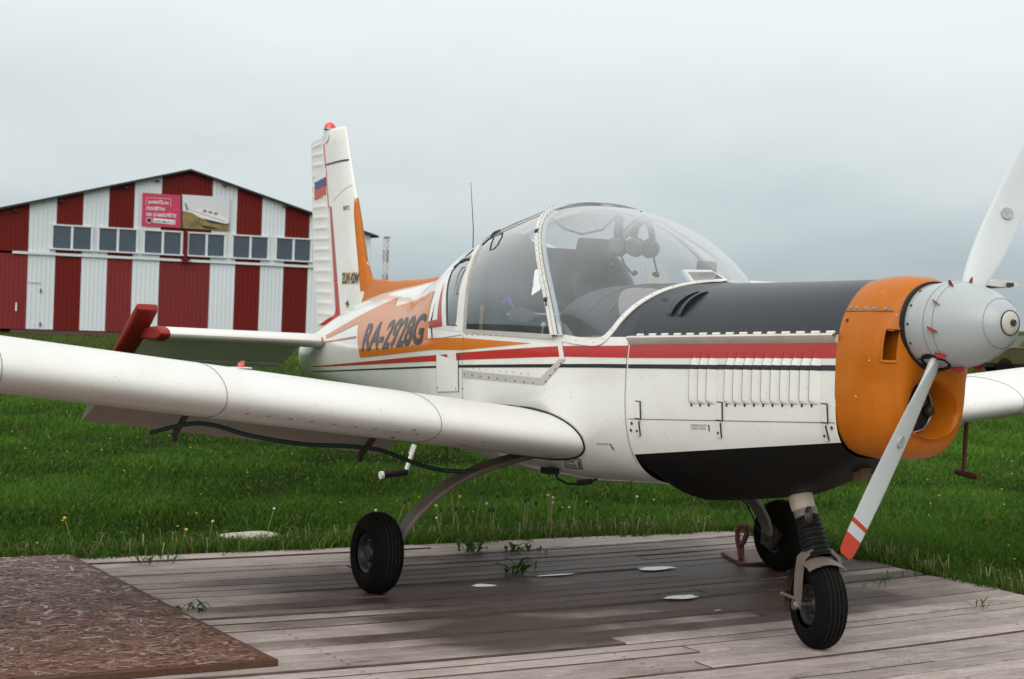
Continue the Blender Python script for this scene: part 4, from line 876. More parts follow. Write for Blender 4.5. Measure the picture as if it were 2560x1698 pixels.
# ------------------------------------------------ landing gear
def wheel(c, rad, wd, ax, name, rimr):
    c = Vector(c); ax = Vector(ax).normalized(); h = wd/2
    m = MB(); prof = []
    for i in range(25):
        a = math.pi*(i/24)*1.36-math.pi*.18; rr = rad-.5*wd*.92; prof.append((-h*math.copysign(abs(math.cos(a))**.75, math.cos(a)), rr+.46*wd*1.0*(math.sin(a) if math.sin(a) > 0 else math.sin(a)*.8)))
    m.lathe(prof, c, ax, 56); wh = m.build(name, RUB, PL)
    if name == 'nose_wheel' or True:
        for g in (-.028, -.009, .009, .028):
            m = MB(); gr_ = rad-.46*wd*(1-math.sqrt(1-(abs(g)/h)**2.667)); m.lathe([(g-.0022, gr_-.0002), (g, gr_+.0012), (g+.0022, gr_-.0002)], c, ax, 56); m.build('tread_groove', mat('groove_black', (.003, .003, .003), .9) if 'groove_black' not in MATS else MATS['groove_black'], wh)
    for s in (-1, 1):
        m = MB(); m.lathe([(h*.52*s, rimr+.012), (h*.72*s, rimr+.012), (h*.78*s, rimr+.004), (h*.70*s, rimr-.008), (h*.45*s, rimr-.018), (h*.40*s, rimr*.55), (h*.62*s, rimr*.40), (h*.66*s, rimr*.2), (h*.66*s, 0)], c, ax, 40); rm = m.build('rim', RIM, wh)
        m = MB()
        for k in range(6):
            a = k*math.pi/3; u = ax.orthogonal().normalized(); w2 = ax.cross(u); m.ball(c+ax*h*.46*s+(u*math.cos(a)+w2*math.sin(a))*rimr*.68, .008, 6)
        m.build('rim_bolts', DSTEEL, rm, kind='stuff')
    return wh
for side in (-1, 1):
    wheel((0, side*1.2325, .193), .195, .15, (0, 1, side*.04), 'main_wheel', .088)
    path = [(-.42, .66), (-.55, .63), (-.66, .60), (-.77, .562), (-.874, .508), (-.967, .442), (-1.045, .368), (-1.10, .295), (-1.128, .24), (-1.135, .17)]
    m = MB(); rows = []
    for i, (y, z) in enumerate(path):
        t = i/(len(path)-1); a, b = path[max(i-1, 0)], path[min(i+1, len(path)-1)]; d = Vector((b[0]-a[0], b[1]-a[1])).normalized(); n = Vector((-d.y, d.x)); w2 = .075-.035*t; th = .013-.003*t; xc = .02-.02*t
        rows.append([Vector((xc+w2*cx, -side*(y+n.x*th*cy) if side > 0 else (y+n.x*th*cy), z+n.y*th*cy)) for cx, cy in ((1, .5), (.93, 1), (-.93, 1), (-1, .5), (-1, -.5), (-.93, -1), (.93, -1), (1, -.5))])
    m.grid(rows, True, side > 0); lg = m.build('main_leg', LEG, PL)
    m = MB(); m.tube([(0, side*1.11, .185), (0, side*1.26, .193)], .02, 12); m.box((0, side*1.135, .185), (.085, .025, .085)); m.lathe([(0, .07), (.02, .07), (.022, .05), (.022, 0)], (0, side*1.165, .193), (0, -side, 0), 20); m.build('brake_unit', DSTEEL, lg)
    m = MB(); m.tube([(-.04, side*.60, .60), (-.055, side*.85, .50), (-.055, side*1.03, .36), (-.05, side*1.10, .24), (-.03, side*1.12, .2)], .004, 6); m.build('brake_line', SEAL, lg)
hd = R(-15); hx = Vector((math.cos(hd), math.sin(hd), 0)); hy = Vector((-math.sin(hd), math.cos(hd), 0)); NC = Vector((1.77, 0, .186))
wheel(NC, .187, .135, hy, 'nose_wheel', .075)
ST0, ST1 = Vector((1.585, 0, .72)), Vector((1.745, 0, .40)); sdv = (ST1-ST0).normalized()
m = MB(); m.tube([ST0, ST0+sdv*.19], [.052, .046], 20); m.tube([ST0+Vector((-.06, .0, .02)), ST0+sdv*.17+Vector((-.045, 0, 0))], .03, 12); strut = m.build('nose_strut', mat('strut_cream', (.55, .47, .37), .5, noise=(10, .5), dark=(.3, .22, .15)), PL)
m = MB(); m.tube([ST0+sdv*.165, ST0+sdv*.20], .051, 20); m.bar(ST0+sdv*.18, ST0+sdv*.18+Vector((.07, -.05, .0)), .02, .03); col_ = m.build('strut_collar', LEG, strut)
m = MB(); c = ST0+sdv*.175+Vector((.085, -.055, .0)); m.tube([c+hx*.022*math.cos(a)+Vector((0, 0, .03*math.sin(a))) for a in [2*math.pi*k/18 for k in range(18)]], .008, 8, closed=True); m.build('tow_eye', DSTEEL, col_)
m = MB(); prof = []
for i in range(60):
    t = i/59; prof.append((.195+t*.185, .047+.012*t+.006*math.sin(t*math.pi*2*9)))
m.lathe(prof, ST0, sdv, 28); m.build('rubber_gaiter', SEAL, strut)
m = MB()
for s in (-1, 1):
    o = hy*s
    pts = [NC+Vector((0, 0, .232))+hx*-.02+o*.0, NC+Vector((0, 0, .228))-hx*.015+o*.045, NC+Vector((0, 0, .195))-hx*.012+o*.082, NC+Vector((0, 0, .12))-hx*.006+o*.093, NC+Vector((0, 0, .05))+o*.096, NC+Vector((0, 0, -.015))+o*.096]
    rows = []
    for i, p in enumerate(pts):
        d = (pts[min(i+1, 5)]-pts[max(i-1, 0)]).normalized(); x = hx*(.030-.006*min(i, 4)/4-(.008 if i == 5 else 0)); n = d.cross(hx).normalized()*.008
        rows.append([p+x+n, p-x+n, p-x-n, p+x-n])
    m.grid(rows, True); m.add(rows[-1], [(0, 1, 2, 3)]); m.add(rows[-1], [(3, 2, 1, 0)])
m.tube([ST1-sdv*.05, NC+Vector((0, 0, .225))-hx*.02], [.04, .036], 16)
fork = m.build('nose_fork', LEG, PL)
m = MB(); m.tube([NC-hy*.118, NC+hy*.118], .013, 12); m.tube([NC-hy*.116, NC-hy*.10], .024, 6); m.tube([NC+hy*.116, NC+hy*.10], .024, 6); m.build('axle', STEEL, fork)
m = MB(); rows = []
for i in range(25):
    a = R(62)+R(138)*i/24; rr = .200+.005*math.cos(i/24*3)
    c = NC+hx*rr*math.cos(a)+Vector((0, 0, rr*math.sin(a))); rows.append([c+hy*y_-((hx*math.cos(a)+Vector((0, 0, math.sin(a))))*(.035*(abs(y_)/.085)**2)) for y_ in (-.085, -.065, -.03, 0, .03, .065, .085)])
m.grid(rows, False); m.grid([[p+(p-NC).normalized()*.003 for p in r] for r in rows], False, True); mg = m.build('mudguard', LEG, PL)
m = MB()
for s in (-1, 1): m.tube([NC+hy*s*.096+Vector((0, 0, .02)), NC+hy*s*.085-hx*.19+Vector((0, 0, .015))], .007, 8)
m.build('mudguard_stay', LEG, mg)
m = MB(); c = NC-hx*.17+hy*-.07; m.add([c+Vector((0, 0, -.02)), c+hx*.02+Vector((0, 0, .03)), c+hx*-.025+Vector((0, 0, .03)), c+Vector((0, .006, -.02))], [(0, 1, 2), (0, 2, 1)]); m.build('mud_flap', SEAL, mg)
# odds and ends under the belly
m = MB(); m.tube([(.25, -.40, .60), (.27, -.40, .565), (.34, -.38, .545), (.42, -.35, .555), (.50, -.32, .585)], .006, 6); m.tube([(.40, -.36, .556), (.47, -.33, .572)], .014, 8); m.box((.23, -.42, .60), (.08, .06, .03)); m.build('drain_pipe', SEAL, PL)
m = MB(); m.tube([(.62, -.2, .585), (.62, -.2, .555)], .003, 6); m.tube([Vector((.62, -.2, .545))+Vector((.009*math.cos(a), 0, .009*math.sin(a))) for a in [2*math.pi*k/12 for k in range(12)]], .002, 6, closed=True); m.build('belly_ring', DSTEEL, PL)
m = MB(); m.tube([(.10, -.93, .74), (.10, -.92, .62), (.09, -.92, .50)], .003, 6); m.build('bonding_cable', DSTEEL, PL)
hs = thing('garden_hose', 'dark green hose slung under the wing and down to the wheel leg', 'hose', (-.1, -1.5, .68))
pts = [(-.30, -2.274, .747), (-.22, -2.12, .795), (-.15, -2.02, .795), (-.05, -1.9, .76), (0, -1.762, .735), (0, -1.6, .715), (0, -1.411, .707), (0, -1.229, .685), (0, -1.041, .62), (0, -.90, .585), (.02, -.80, .58), (.05, -.73, .567)]
sm = []
for i in range(len(pts)-1):
    p0, p1, p2, p3 = [Vector(pts[max(0, min(len(pts)-1, i+d))]) for d in (-1, 0, 1, 2)]
    for k in range(5):
        f = k/5; sm.append(.5*((2*p1)+(-p0+p2)*f+(2*p0-5*p1+4*p2-p3)*f*f+(-p0+3*p1-3*p2+p3)*f**3))
m = MB(); m.tube(sm+[Vector(pts[-1])], .011, 10); m.build('hose_length', HOSE, hs)
m = MB(); m.tube([sm[-4], Vector(pts[-1])+Vector((0, .02, .01))], .015, 10); m.build('hose_end', HOSE, hs)
# ================================================================= ground
GRD = mat('meadow_ground', (.030, .052, .012), 1, noise=(.9, .8), dark=(.045, .062, .018), bump=(3, .5), spec=.05)
m = MB(); g = [-1500, -500, -200, -90, -60, -45, -35, -28, -22, -18, -14, -11, -9, -7, -5, -3.5, -2.5, -1.9, -1.42, 2, 5, 9, 14, 20, 40, 100, 400, 1500]
h = [-1500, -500, -200, -100, -60, -40, -25, -15, -10, -7, -5, -3, -1, 1, 2.02, 3, 4, 5.5, 7, 9, 12, 15, 19, 24, 30, 36, 45, 60, 100, 200, 500, 1500]
def gz(x, y): return -.045
m.grid([[(x, y, gz(x, y) if not (x > -1.5 and y < 2.0) else -.07) for y in h] for x in g], False, True)
m.build('ground', GRD, kind='structure')

# ---------------------------------------------------------------- wooden deck, plank by plank
def wood():
    m = bpy.data.materials.new('weathered_planks'); m.use_nodes = True; t = m.node_tree; b = t.nodes['Principled BSDF']; n = t.nodes.new; l = t.links.new
    c = n('ShaderNodeTexCoord'); oi = n('ShaderNodeObjectInfo'); off = n('ShaderNodeVectorMath'); off.operation = 'ADD'
    sc = n('ShaderNodeMath'); sc.operation = 'MULTIPLY'; sc.inputs[1].default_value = 37; l(oi.outputs['Random'], sc.inputs[0]); l(c.outputs['Object'], off.inputs[0]); l(sc.outputs[0], off.inputs[1])
    def noise(scale, st, det=6, rough=.6):
        mp = n('ShaderNodeMapping'); mp.inputs['Scale'].default_value = st; l(off.outputs[0], mp.inputs[0]); x = n('ShaderNodeTexNoise'); x.inputs['Scale'].default_value = scale; x.inputs['Detail'].default_value = det; x.inputs['Roughness'].default_value = rough; l(mp.outputs[0], x.inputs[0]); return x.outputs[0]
    def rng(src, a, b_, lo, hi):
        r = n('ShaderNodeMapRange'); r.inputs[1].default_value = a; r.inputs[2].default_value = b_; r.inputs[3].default_value = lo; r.inputs[4].default_value = hi; l(src, r.inputs[0]); return r.outputs[0]
    def mix(f, a, b_, mode='MIX'):
        x = n('ShaderNodeMix'); x.data_type = 'RGBA'; x.blend_type = mode
        if isinstance(f, float): x.inputs[0].default_value = f
        else: l(f, x.inputs[0])
        for k, v in ((6, a), (7, b_)):
            if isinstance(v, tuple): x.inputs[k].default_value = v+(1,)
            else: l(v, x.inputs[k])
        return x.outputs[2]
    grain = noise(7, (16, .8, 5), 8, .75); fine = noise(30, (30, 1.2, 5), 4); blot = noise(2.3, (1.6, .55, 1), 5)
    col = mix(rng(grain, .35, .7, 0, 1), (.60, .515, .475), (.23, .182, .16))
    col = mix(rng(fine, .48, .72, 0, .75), col, (.085, .062, .052))
    col = mix(rng(blot, .5, .72, 0, .6), col, (.17, .13, .115))
    hs = n('ShaderNodeHueSaturation'); l(rng(oi.outputs['Random'], 0, 1, .78, 1.14), hs.inputs['Value']); l(col, hs.inputs['Color']); col = hs.outputs[0]
    # knots
    kn = n('ShaderNodeTexVoronoi'); mp = n('ShaderNodeMapping'); mp.inputs['Scale'].default_value = (7, 1.6, 1); l(off.outputs[0], mp.inputs[0]); l(mp.outputs[0], kn.inputs[0]); kn.inputs['Scale'].default_value = 1
    col = mix(rng(kn.outputs['Distance'], .03, .13, .75, 0), col, (.07, .048, .038))
    # moisture round the puddles plus painted-in shade below the airplane, from world position
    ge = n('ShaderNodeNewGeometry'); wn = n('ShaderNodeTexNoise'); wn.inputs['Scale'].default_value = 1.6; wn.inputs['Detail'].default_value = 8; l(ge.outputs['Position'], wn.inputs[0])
    pv = n('ShaderNodeMath'); pv.operation = 'MULTIPLY_ADD'; l(oi.outputs['Random'], pv.inputs[0]); pv.inputs[1].default_value = .42; pv.inputs[2].default_value = -.21     # dark area varies from board to board
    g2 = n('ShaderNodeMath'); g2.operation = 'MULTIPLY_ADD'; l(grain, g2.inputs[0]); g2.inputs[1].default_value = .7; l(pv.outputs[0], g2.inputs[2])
    damp_shade = None
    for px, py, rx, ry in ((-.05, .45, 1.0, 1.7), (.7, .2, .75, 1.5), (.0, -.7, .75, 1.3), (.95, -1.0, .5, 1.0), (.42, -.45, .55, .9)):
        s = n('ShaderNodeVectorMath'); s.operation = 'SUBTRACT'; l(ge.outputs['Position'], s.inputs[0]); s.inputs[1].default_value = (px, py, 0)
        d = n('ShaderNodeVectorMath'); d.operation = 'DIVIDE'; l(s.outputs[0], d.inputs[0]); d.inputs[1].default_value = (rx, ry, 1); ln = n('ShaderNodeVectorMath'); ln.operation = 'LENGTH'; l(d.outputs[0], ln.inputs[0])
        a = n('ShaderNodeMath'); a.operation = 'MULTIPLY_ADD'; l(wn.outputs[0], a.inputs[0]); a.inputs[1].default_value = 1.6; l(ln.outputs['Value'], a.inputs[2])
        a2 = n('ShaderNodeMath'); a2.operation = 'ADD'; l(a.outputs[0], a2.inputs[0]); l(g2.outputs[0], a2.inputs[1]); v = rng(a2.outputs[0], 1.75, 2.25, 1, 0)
        if damp_shade is None: damp_shade = v
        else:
            mx = n('ShaderNodeMath'); mx.operation = 'MAXIMUM'; l(damp_shade, mx.inputs[0]); l(v, mx.inputs[1]); damp_shade = mx.outputs[0]
    wet_shade = mix(1.0, col, (.20, .155, .14), 'MULTIPLY'); col = mix(damp_shade, col, wet_shade)
    l(col, b.inputs['Base Color']); l(rng(damp_shade, 0, 1, .78, .5), b.inputs['Roughness']); b.inputs['Specular IOR Level'].default_value = .2
    bp = n('ShaderNodeBump'); bp.inputs['Strength'].default_value = .8; bp.inputs['Distance'].default_value = .006; l(grain, bp.inputs['Height']); l(bp.outputs[0], b.inputs['Normal'])
    return m
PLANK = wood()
m = MB(); m.grid([[(-1.44, -5.2, -.05), (-1.44, 2.03, -.05)], [(4.6, -5.2, -.05), (4.6, 2.03, -.05)]], False, True)
deck = m.build('wooden_deck', mat('deck_gap_dark', (.02, .014, .01), .95), kind='structure')
def bend(x0, y): return x0-.075*y-.021*y*y
PEDGE = mat('plank_edge_grime', (.11, .08, .065), .9, noise=(6, .9), dark=(.03, .02, .015), spec=.1)
pw = .132; k = 0
for i in range(-3, 48):
    x0 = -1.40+i*pw; cuts = [-5.2]
    j0 = random.uniform(-3.9, -2.6) if i % 2 else random.uniform(-1.2, .9)
    cuts += [j0, 2.0+random.uniform(-.03, .05)]
    for a, b in zip(cuts, cuts[1:]):
        a += .004; b -= .004; n = max(3, int((b-a)/.5)); rows = []; wob = random.uniform(-.004, .004); dz = random.uniform(-.006, .002); g1 = random.uniform(.0006, .0045); g2 = random.choice((.0008, .002, .004, .006)) if random.random() < .88 else .012; drk = random.random() < .55; til = random.uniform(-.003, .003)
        ok = False
        for y in arange(a, b, n):
            xa, xb = bend(x0, y)+g1+wob*math.sin(y*1.3+i), bend(x0+pw, y)-g2+wob*math.sin(y*1.1+i*2)
            if xb < -1.41: xb = xa = -1.43+.001
            elif xa < -1.43: xa = -1.43
            if xb-xa > .02: ok = True
            xb = max(xb, xa+.002); e = min(random.uniform(.002, .006), (xb-xa)/3); z1, z2 = dz+til, dz-til
            rows.append([(xa, y, -.045), (xa, y, z1-.007), (xa+e, y, z1), (xb-e, y, z2), (xb, y, z2-.007), (xb, y, -.045)])
        if not ok: continue
        m = MB(); m.grid(rows, False, False); m.m = [0 if (k_ % 5 == 2 or (not drk and k_ % 5 in (1, 3))) else 1 for k_ in range(len(m.f))]; m.mi = 1; m.add(rows[0], [(0, 1, 2, 3, 4, 5)]); m.add(rows[-1], [(5, 4, 3, 2, 1, 0)])
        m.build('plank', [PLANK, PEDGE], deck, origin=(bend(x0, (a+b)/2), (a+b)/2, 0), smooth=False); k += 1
# nail heads
m = MB()
for i in range(2, 34):
    for yj in (-3.1, -2.0, -.9, .2, 1.3):
        for f in (.25, .75):
            x = bend(-1.40+(i+f)*pw, yj)
            if -1.3 < x < 3.2: m.add([(x-.005, yj-.005, .0035), (x+.005, yj-.005, .0035), (x+.005, yj+.005, .0035), (x-.005, yj+.005, .0035)], [(0, 1, 2, 3)])
m.build('nail_heads', DSTEEL, deck, kind='stuff', smooth=False)
WATER = mat('puddle_water', (.02, .018, .016), .02, spec=.9, coat=.25)
t = WATER.node_tree; n = t.nodes.new; l = t.links.new; bs = t.nodes['Principled BSDF']; at = n('ShaderNodeAttribute'); at.attribute_name = 'depth'; ns = n('ShaderNodeTexNoise'); ns.inputs['Scale'].default_value = 38; ns.inputs['Detail'].default_value = 4
tcw_ = n('ShaderNodeTexCoord'); mpw = n('ShaderNodeMapping'); mpw.inputs['Scale'].default_value = (2.2, .7, 1); l(tcw_.outputs['Object'], mpw.inputs[0]); l(mpw.outputs[0], ns.inputs[0])
sb_ = n('ShaderNodeMath'); sb_.operation = 'ADD'; l(at.outputs['Fac'], sb_.inputs[0]); l(ns.outputs[0], sb_.inputs[1]); mrw = n('ShaderNodeMapRange'); mrw.inputs[1].default_value = .72; mrw.inputs[2].default_value = 1.0; l(sb_.outputs[0], mrw.inputs[0]); l(mrw.outputs[0], bs.inputs['Alpha'])
def puddle(cx, cy, rx, ry, seed, label):
    # shallow water: 'depth' runs out to nothing at the rim, where the boards' grain breaks the film up
    rnd = random.Random(seed); ph = [rnd.uniform(0, 6) for _ in range(4)]; rows = []
    for f, dp in ((.02, 1), (.55, .8), (.85, .42), (1.1, .1), (1.35, 0)):
        r_ = []
        for kk in range(40):
            a = 2*math.pi*kk/40; r = f*(1+.16*math.sin(2*a+ph[0])+.1*math.sin(3*a+ph[1])+.07*math.sin(5*a+ph[2])); r_.append((cx+rx*r*math.cos(a)-.08*ry*r*math.sin(a), cy+ry*r*math.sin(a), .0035))
        rows.append(r_)
    m = MB(); m.grid(rows, True); o = m.build('puddle', WATER, origin=(cx, cy, 0), label=label, cat='puddle', kind='structure', smooth=False)
    if o.data.polygons[0].normal.z < 0: o.data.flip_normals()
    d = o.data.attributes.new('depth', 'FLOAT', 'POINT'); d.data.foreach_set('value', [dp for dp in (1, .8, .42, .1, 0) for _ in range(40)])
puddle(-.02, -.63, .04, .075, 1, 'small pointed puddle on the deck behind the starboard wheel'); puddle(-.20, -.10, .02, .12, 2, 'narrow strip of rainwater between two planks')
puddle(-.235, .56, .05, .15, 3, 'wide puddle on the deck under the wing'); puddle(.565, .16, .045, .125, 4, 'bright puddle on the dark boards under the engine'); puddle(.92, .12, .008, .022, 5, 'tiny puddle beside the nose wheel')

# ---------------------------------------------------------------- chipboard sheet
ob = thing('chipboard_sheet', 'weathered brown oriented strand board lying on the deck planks', 'board', (0, -2.95, .004))
m = MB(); Z0, Z1 = .004, .028; c = [(-1.35, -2.335), (1.345, -2.268), (1.39, -3.75), (-1.40, -3.70)]; n = 24
ed = []
for (a, b) in zip(c, c[1:]+c[:1]):
    for kk in range(n): t = kk/n; ed.append((a[0]+(b[0]-a[0])*t+random.uniform(-.004, .004), a[1]+(b[1]-a[1])*t+random.uniform(-.004, .004)))
def oz(x, y): return 0
top = [(x, y, Z1+oz(x, y)) for x, y in ed]; bot = [(x, y, Z0+oz(x, y)*.6) for x, y in ed]
m.grid([bot, top], True); m.add([(p[0], p[1], p[2]) for p in top], [tuple(range(len(top)))])
m.build('board_core', mat('osb_core', (.085, .035, .018), .85, noise=(25, .7), dark=(.06, .03, .018), bump=(60, .6)), ob, smooth=False)
nf = 11000; rs = np.random.RandomState(3); V_ = []; Fc = []; Cc = []
for i in range(nf):
    x = rs.uniform(-1.34, 1.35); y = rs.uniform(-3.7, -2.275-.025*(1.345-x)); L = abs(rs.normal(.055, .03))+.015; wd = rs.uniform(.006, .026); a = rs.uniform(0, math.pi) if rs.rand() < .75 else rs.normal(1.57, .5)
    d = np.array([math.cos(a), math.sin(a)]); nn = np.array([-d[1], d[0]]); z = Z1+oz(x, y)+.0004+rs.rand()*.0016; q = []
    if y+abs(d[1])*L/2 > -2.285-.025*(1.345-x) or x+abs(d[0])*L/2 > 1.34: continue
    for sx, sy in ((-1, -1), (1, -.6), (1, 1), (-1, .7)): px, py = np.array([x, y])+d*L/2*sx*rs.uniform(.85, 1)+nn*wd/2*sy; q.append((px, py, z+rs.uniform(-.0006, .0012)))
    kk = len(V_); V_ += q; Fc.append((kk, kk+1, kk+2, kk+3))
    r = rs.rand(); front = smoothstep(.2, 1.3, x+rs.normal(0, .45)); base = (.37, .275, .255) if r < .16 else ((.185, .12, .108) if r < .42 else ((.155, .058, .032) if r < .78 else (.07, .031, .021)))
    tgt = (.17, .062, .026); f = .55*front; val = rs.uniform(.75, 1.15); Cc += [tuple((b*(1-f)+t*f)*val for b, t in zip(base, tgt))+(1,)]*4
me = bpy.data.meshes.new('strand_flakes'); o3 = Vector(ob.location); me.from_pydata([tuple(Vector(p)-o3) for p in V_], [], Fc); at = me.color_attributes.new('col', 'FLOAT_COLOR', 'POINT'); at.data.foreach_set('color', [v for c_ in Cc for v in c_])
me.materials.append(mat('strand', (.2, .1, .06), .7, attr='col', noise=(40, .4), dark=(.10, .06, .04))); fo = bpy.data.objects.new('strand_flakes', me); COL.objects.link(fo); fo.parent = ob; tag(fo, kind='stuff')

# ---------------------------------------------------------------- grass
CX, CY_ = 7.156, -4.622; vdir = yaw
def grass_blades():
    rs = np.random.RandomState(11); P = []
    def samp(r0, r1, dens):
        half = R(25); n = int(half*(r1*r1-r0*r0)*dens); r = np.sqrt(rs.uniform(r0*r0, r1*r1, n)); a = rs.uniform(-half, half, n)+vdir
        return np.stack([CX+r*np.cos(a), CY_+r*np.sin(a), r], 1)
    P = np.concatenate([samp(6, 9, 3000), samp(9, 12, 3600), samp(12, 16, 1900), samp(16, 22, 800), samp(22, 32, 260), samp(32, 62, 85)])
    x, y, r = P.T
    edge = .03*np.sin(x*7)+.03*np.sin(y*5.3+1)+.02*np.sin(y*17)
    keep = ~((x > -1.40+edge) & (y < 2.0+edge))
    keep &= ~((x < -49) & (y > 6))
    x, y, r = x[keep], y[keep], r[keep]; n = len(x)
    lump = np.sin(x*1.7+.5*np.sin(y*1.1))*np.sin(y*1.45+1+.6*np.sin(x*.8)); lump2 = np.sin(x*.55+2)*np.sin(y*.42+.7)
    near = np.minimum(np.abs(x+1.4)+9*(y > 2.0), np.abs(y-2.0)+9*(x < -1.4)); tall = np.exp(-(near/.35)**2)
    H = (.046+.026*lump+.02*lump2+.012*np.sin(x*4.1+y*2.3)*np.sin(y*3.7)+.065*tall*rs.uniform(.2, 1, n)*(1+.5*lump)+.03*rs.rand(n))*(1+np.clip((r-14)/60, 0, .6)); H = np.clip(H, .025, .25)
    Wd = (.0016+.00032*r)*rs.uniform(.7, 1.3, n)
    az = rs.uniform(0, 2*np.pi, n); la = rs.uniform(0, 2*np.pi, n); lean = H*rs.uniform(.15, .95, n)
    dx, dy = np.cos(az)*Wd, np.sin(az)*Wd; lx, ly = np.cos(la)*lean, np.sin(la)*lean; z0 = np.full(n, -.045)
    v = np.empty((n, 5, 3)); v[:, 0] = np.stack([x-dx, y-dy, z0], 1); v[:, 1] = np.stack([x+dx, y+dy, z0], 1)
    v[:, 2] = np.stack([x+dx*.8+lx*.35, y+dy*.8+ly*.35, z0+H*.6], 1); v[:, 3] = np.stack([x-dx*.8+lx*.35, y-dy*.8+ly*.35, z0+H*.6], 1); v[:, 4] = np.stack([x+lx, y+ly, z0+H*(1-.12*rs.rand(n))], 1)
    base = np.array([[.048, .108, .011]])*np.clip(1.05+.36*lump+.32*lump2+.2*np.sin(x*4.1+y*2.3)*np.sin(y*3.7), .4, 2)[:, None]*rs.uniform(.6, 1.35, (n, 1))
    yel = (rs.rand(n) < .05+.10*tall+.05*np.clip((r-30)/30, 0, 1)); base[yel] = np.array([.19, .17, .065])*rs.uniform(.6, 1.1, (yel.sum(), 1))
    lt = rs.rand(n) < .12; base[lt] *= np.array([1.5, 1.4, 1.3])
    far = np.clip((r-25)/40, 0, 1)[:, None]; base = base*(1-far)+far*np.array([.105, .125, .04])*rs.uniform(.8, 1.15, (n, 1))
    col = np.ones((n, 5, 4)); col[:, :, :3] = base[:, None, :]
    me = bpy.data.meshes.new('grass'); me.vertices.add(n*5); me.vertices.foreach_set('co', v.reshape(-1))
    idx = np.arange(n)[:, None]*5; quad = idx+np.array([0, 1, 2, 3]); tri = idx+np.array([3, 2, 4]); loops = np.concatenate([quad, tri], 1).reshape(-1)
    me.loops.add(n*7); me.loops.foreach_set('vertex_index', loops.astype(np.int32)); me.polygons.add(n*2)
    st = np.stack([np.arange(n)*7, np.arange(n)*7+4], 1).reshape(-1); me.polygons.foreach_set('loop_start', st.astype(np.int32))
    me.update(calc_edges=True); at = me.color_attributes.new('col', 'FLOAT_COLOR', 'POINT'); at.data.foreach_set('color', col.reshape(-1).astype(np.float32)); me.validate()
    return me
def leafmat(name, attr=None, rgb=(.05, .12, .02), tr=.35):
    m = bpy.data.materials.new(name); m.use_nodes = True; t = m.node_tree; b = t.nodes['Principled BSDF']; n = t.nodes.new; l = t.links.new; o = t.nodes['Material Output']
    b.inputs['Roughness'].default_value = .6; b.inputs['Specular IOR Level'].default_value = .12; b.inputs['Base Color'].default_value = rgb+(1,)
    tl = n('ShaderNodeBsdfTranslucent'); tl.inputs[0].default_value = rgb+(1,); ms = n('ShaderNodeMixShader'); ms.inputs[0].default_value = tr; l(b.outputs[0], ms.inputs[1]); l(tl.outputs[0], ms.inputs[2]); l(ms.outputs[0], o.inputs[0])
    if attr: a = n('ShaderNodeAttribute'); a.attribute_name = attr; l(a.outputs['Color'], b.inputs['Base Color']); l(a.outputs['Color'], tl.inputs[0])
    return m
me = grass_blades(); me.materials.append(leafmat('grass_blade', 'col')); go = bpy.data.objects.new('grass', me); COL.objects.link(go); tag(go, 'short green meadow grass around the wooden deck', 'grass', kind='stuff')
# scattered small yellow flowers and pale seed stalks in the meadow
rs = np.random.RandomState(5); m = MB()
for i in range(230):
    r = math.sqrt(rs.uniform(8.6**2, 26**2)); a = rs.uniform(-R(22), R(22))+vdir; x, y = CX+r*math.cos(a), CY_+r*math.sin(a)
    if x > -1.5 and y < 2.1: continue
    hh = rs.uniform(.05, .13); s = rs.uniform(.005, .009); m.mi = 0 if rs.rand() < .9 else 1; m.ball((x, y, hh), s, 5, (1, 1, .6)); m.mi = 2; m.add([(x-.0015, y, -.04), (x+.0015, y, -.04), (x, y, hh)], [(0, 1, 2)])
m.build('meadow_flowers', [mat('flower_yellow', (.62, .42, .02), .7), mat('seed_white', (.55, .53, .47), .9), mat('stalk_green', (.10, .14, .03), .8)], label='tiny yellow flowers sprinkled through the meadow grass', cat='flowers', kind='stuff')
def dandelion(x, y, h_, kind, lean):
    t = thing('dandelion', {'dark': 'dandelion stalk with a dark closed head at the deck edge', 'white': 'dandelion stalk with a pale seed head at the deck edge', 'yellow': 'dandelion with an open yellow flower by the deck edge'}[kind], 'dandelion', (x, y, -.035), 'dandelions along the far deck edge, '+kind)
    p = Vector((x, y, -.035)); tip = p+Vector((lean[0], lean[1], h_)); m = MB(); m.tube([p, p.lerp(tip, .5)+Vector((-lean[0]*.15, -lean[1]*.15, 0)), tip], .0028, 5); m.build('stalk', mat('stalk_pale', (.20, .21, .08), .8) if 'stalk_pale' not in MATS else MATS['stalk_pale'], t)
    m = MB(); m.ball(tip, {'dark': .009, 'white': .009, 'yellow': .010}[kind], 7, (1, 1, 1.7 if kind == 'dark' else .9)); m.build('flower_head', {'dark': MATS['head_dark'], 'white': MATS['seed_white'], 'yellow': MATS['flower_yellow']}[kind], t)
mat('head_dark', (.035, .03, .018), .9)
for i in range(34):
    kd = 'dark' if i < 20 else ('white' if i < 28 else 'yellow'); x, y = (rs.uniform(-2.3, -1.52), rs.uniform(-.25, 1.2)) if i < 24 else (rs.uniform(-2.0, -1.5), rs.uniform(-2.9, 1.7))
    dandelion(x, y, rs.uniform(.12, .26), kd, (rs.uniform(-.04, .04), rs.uniform(-.05, .05)))
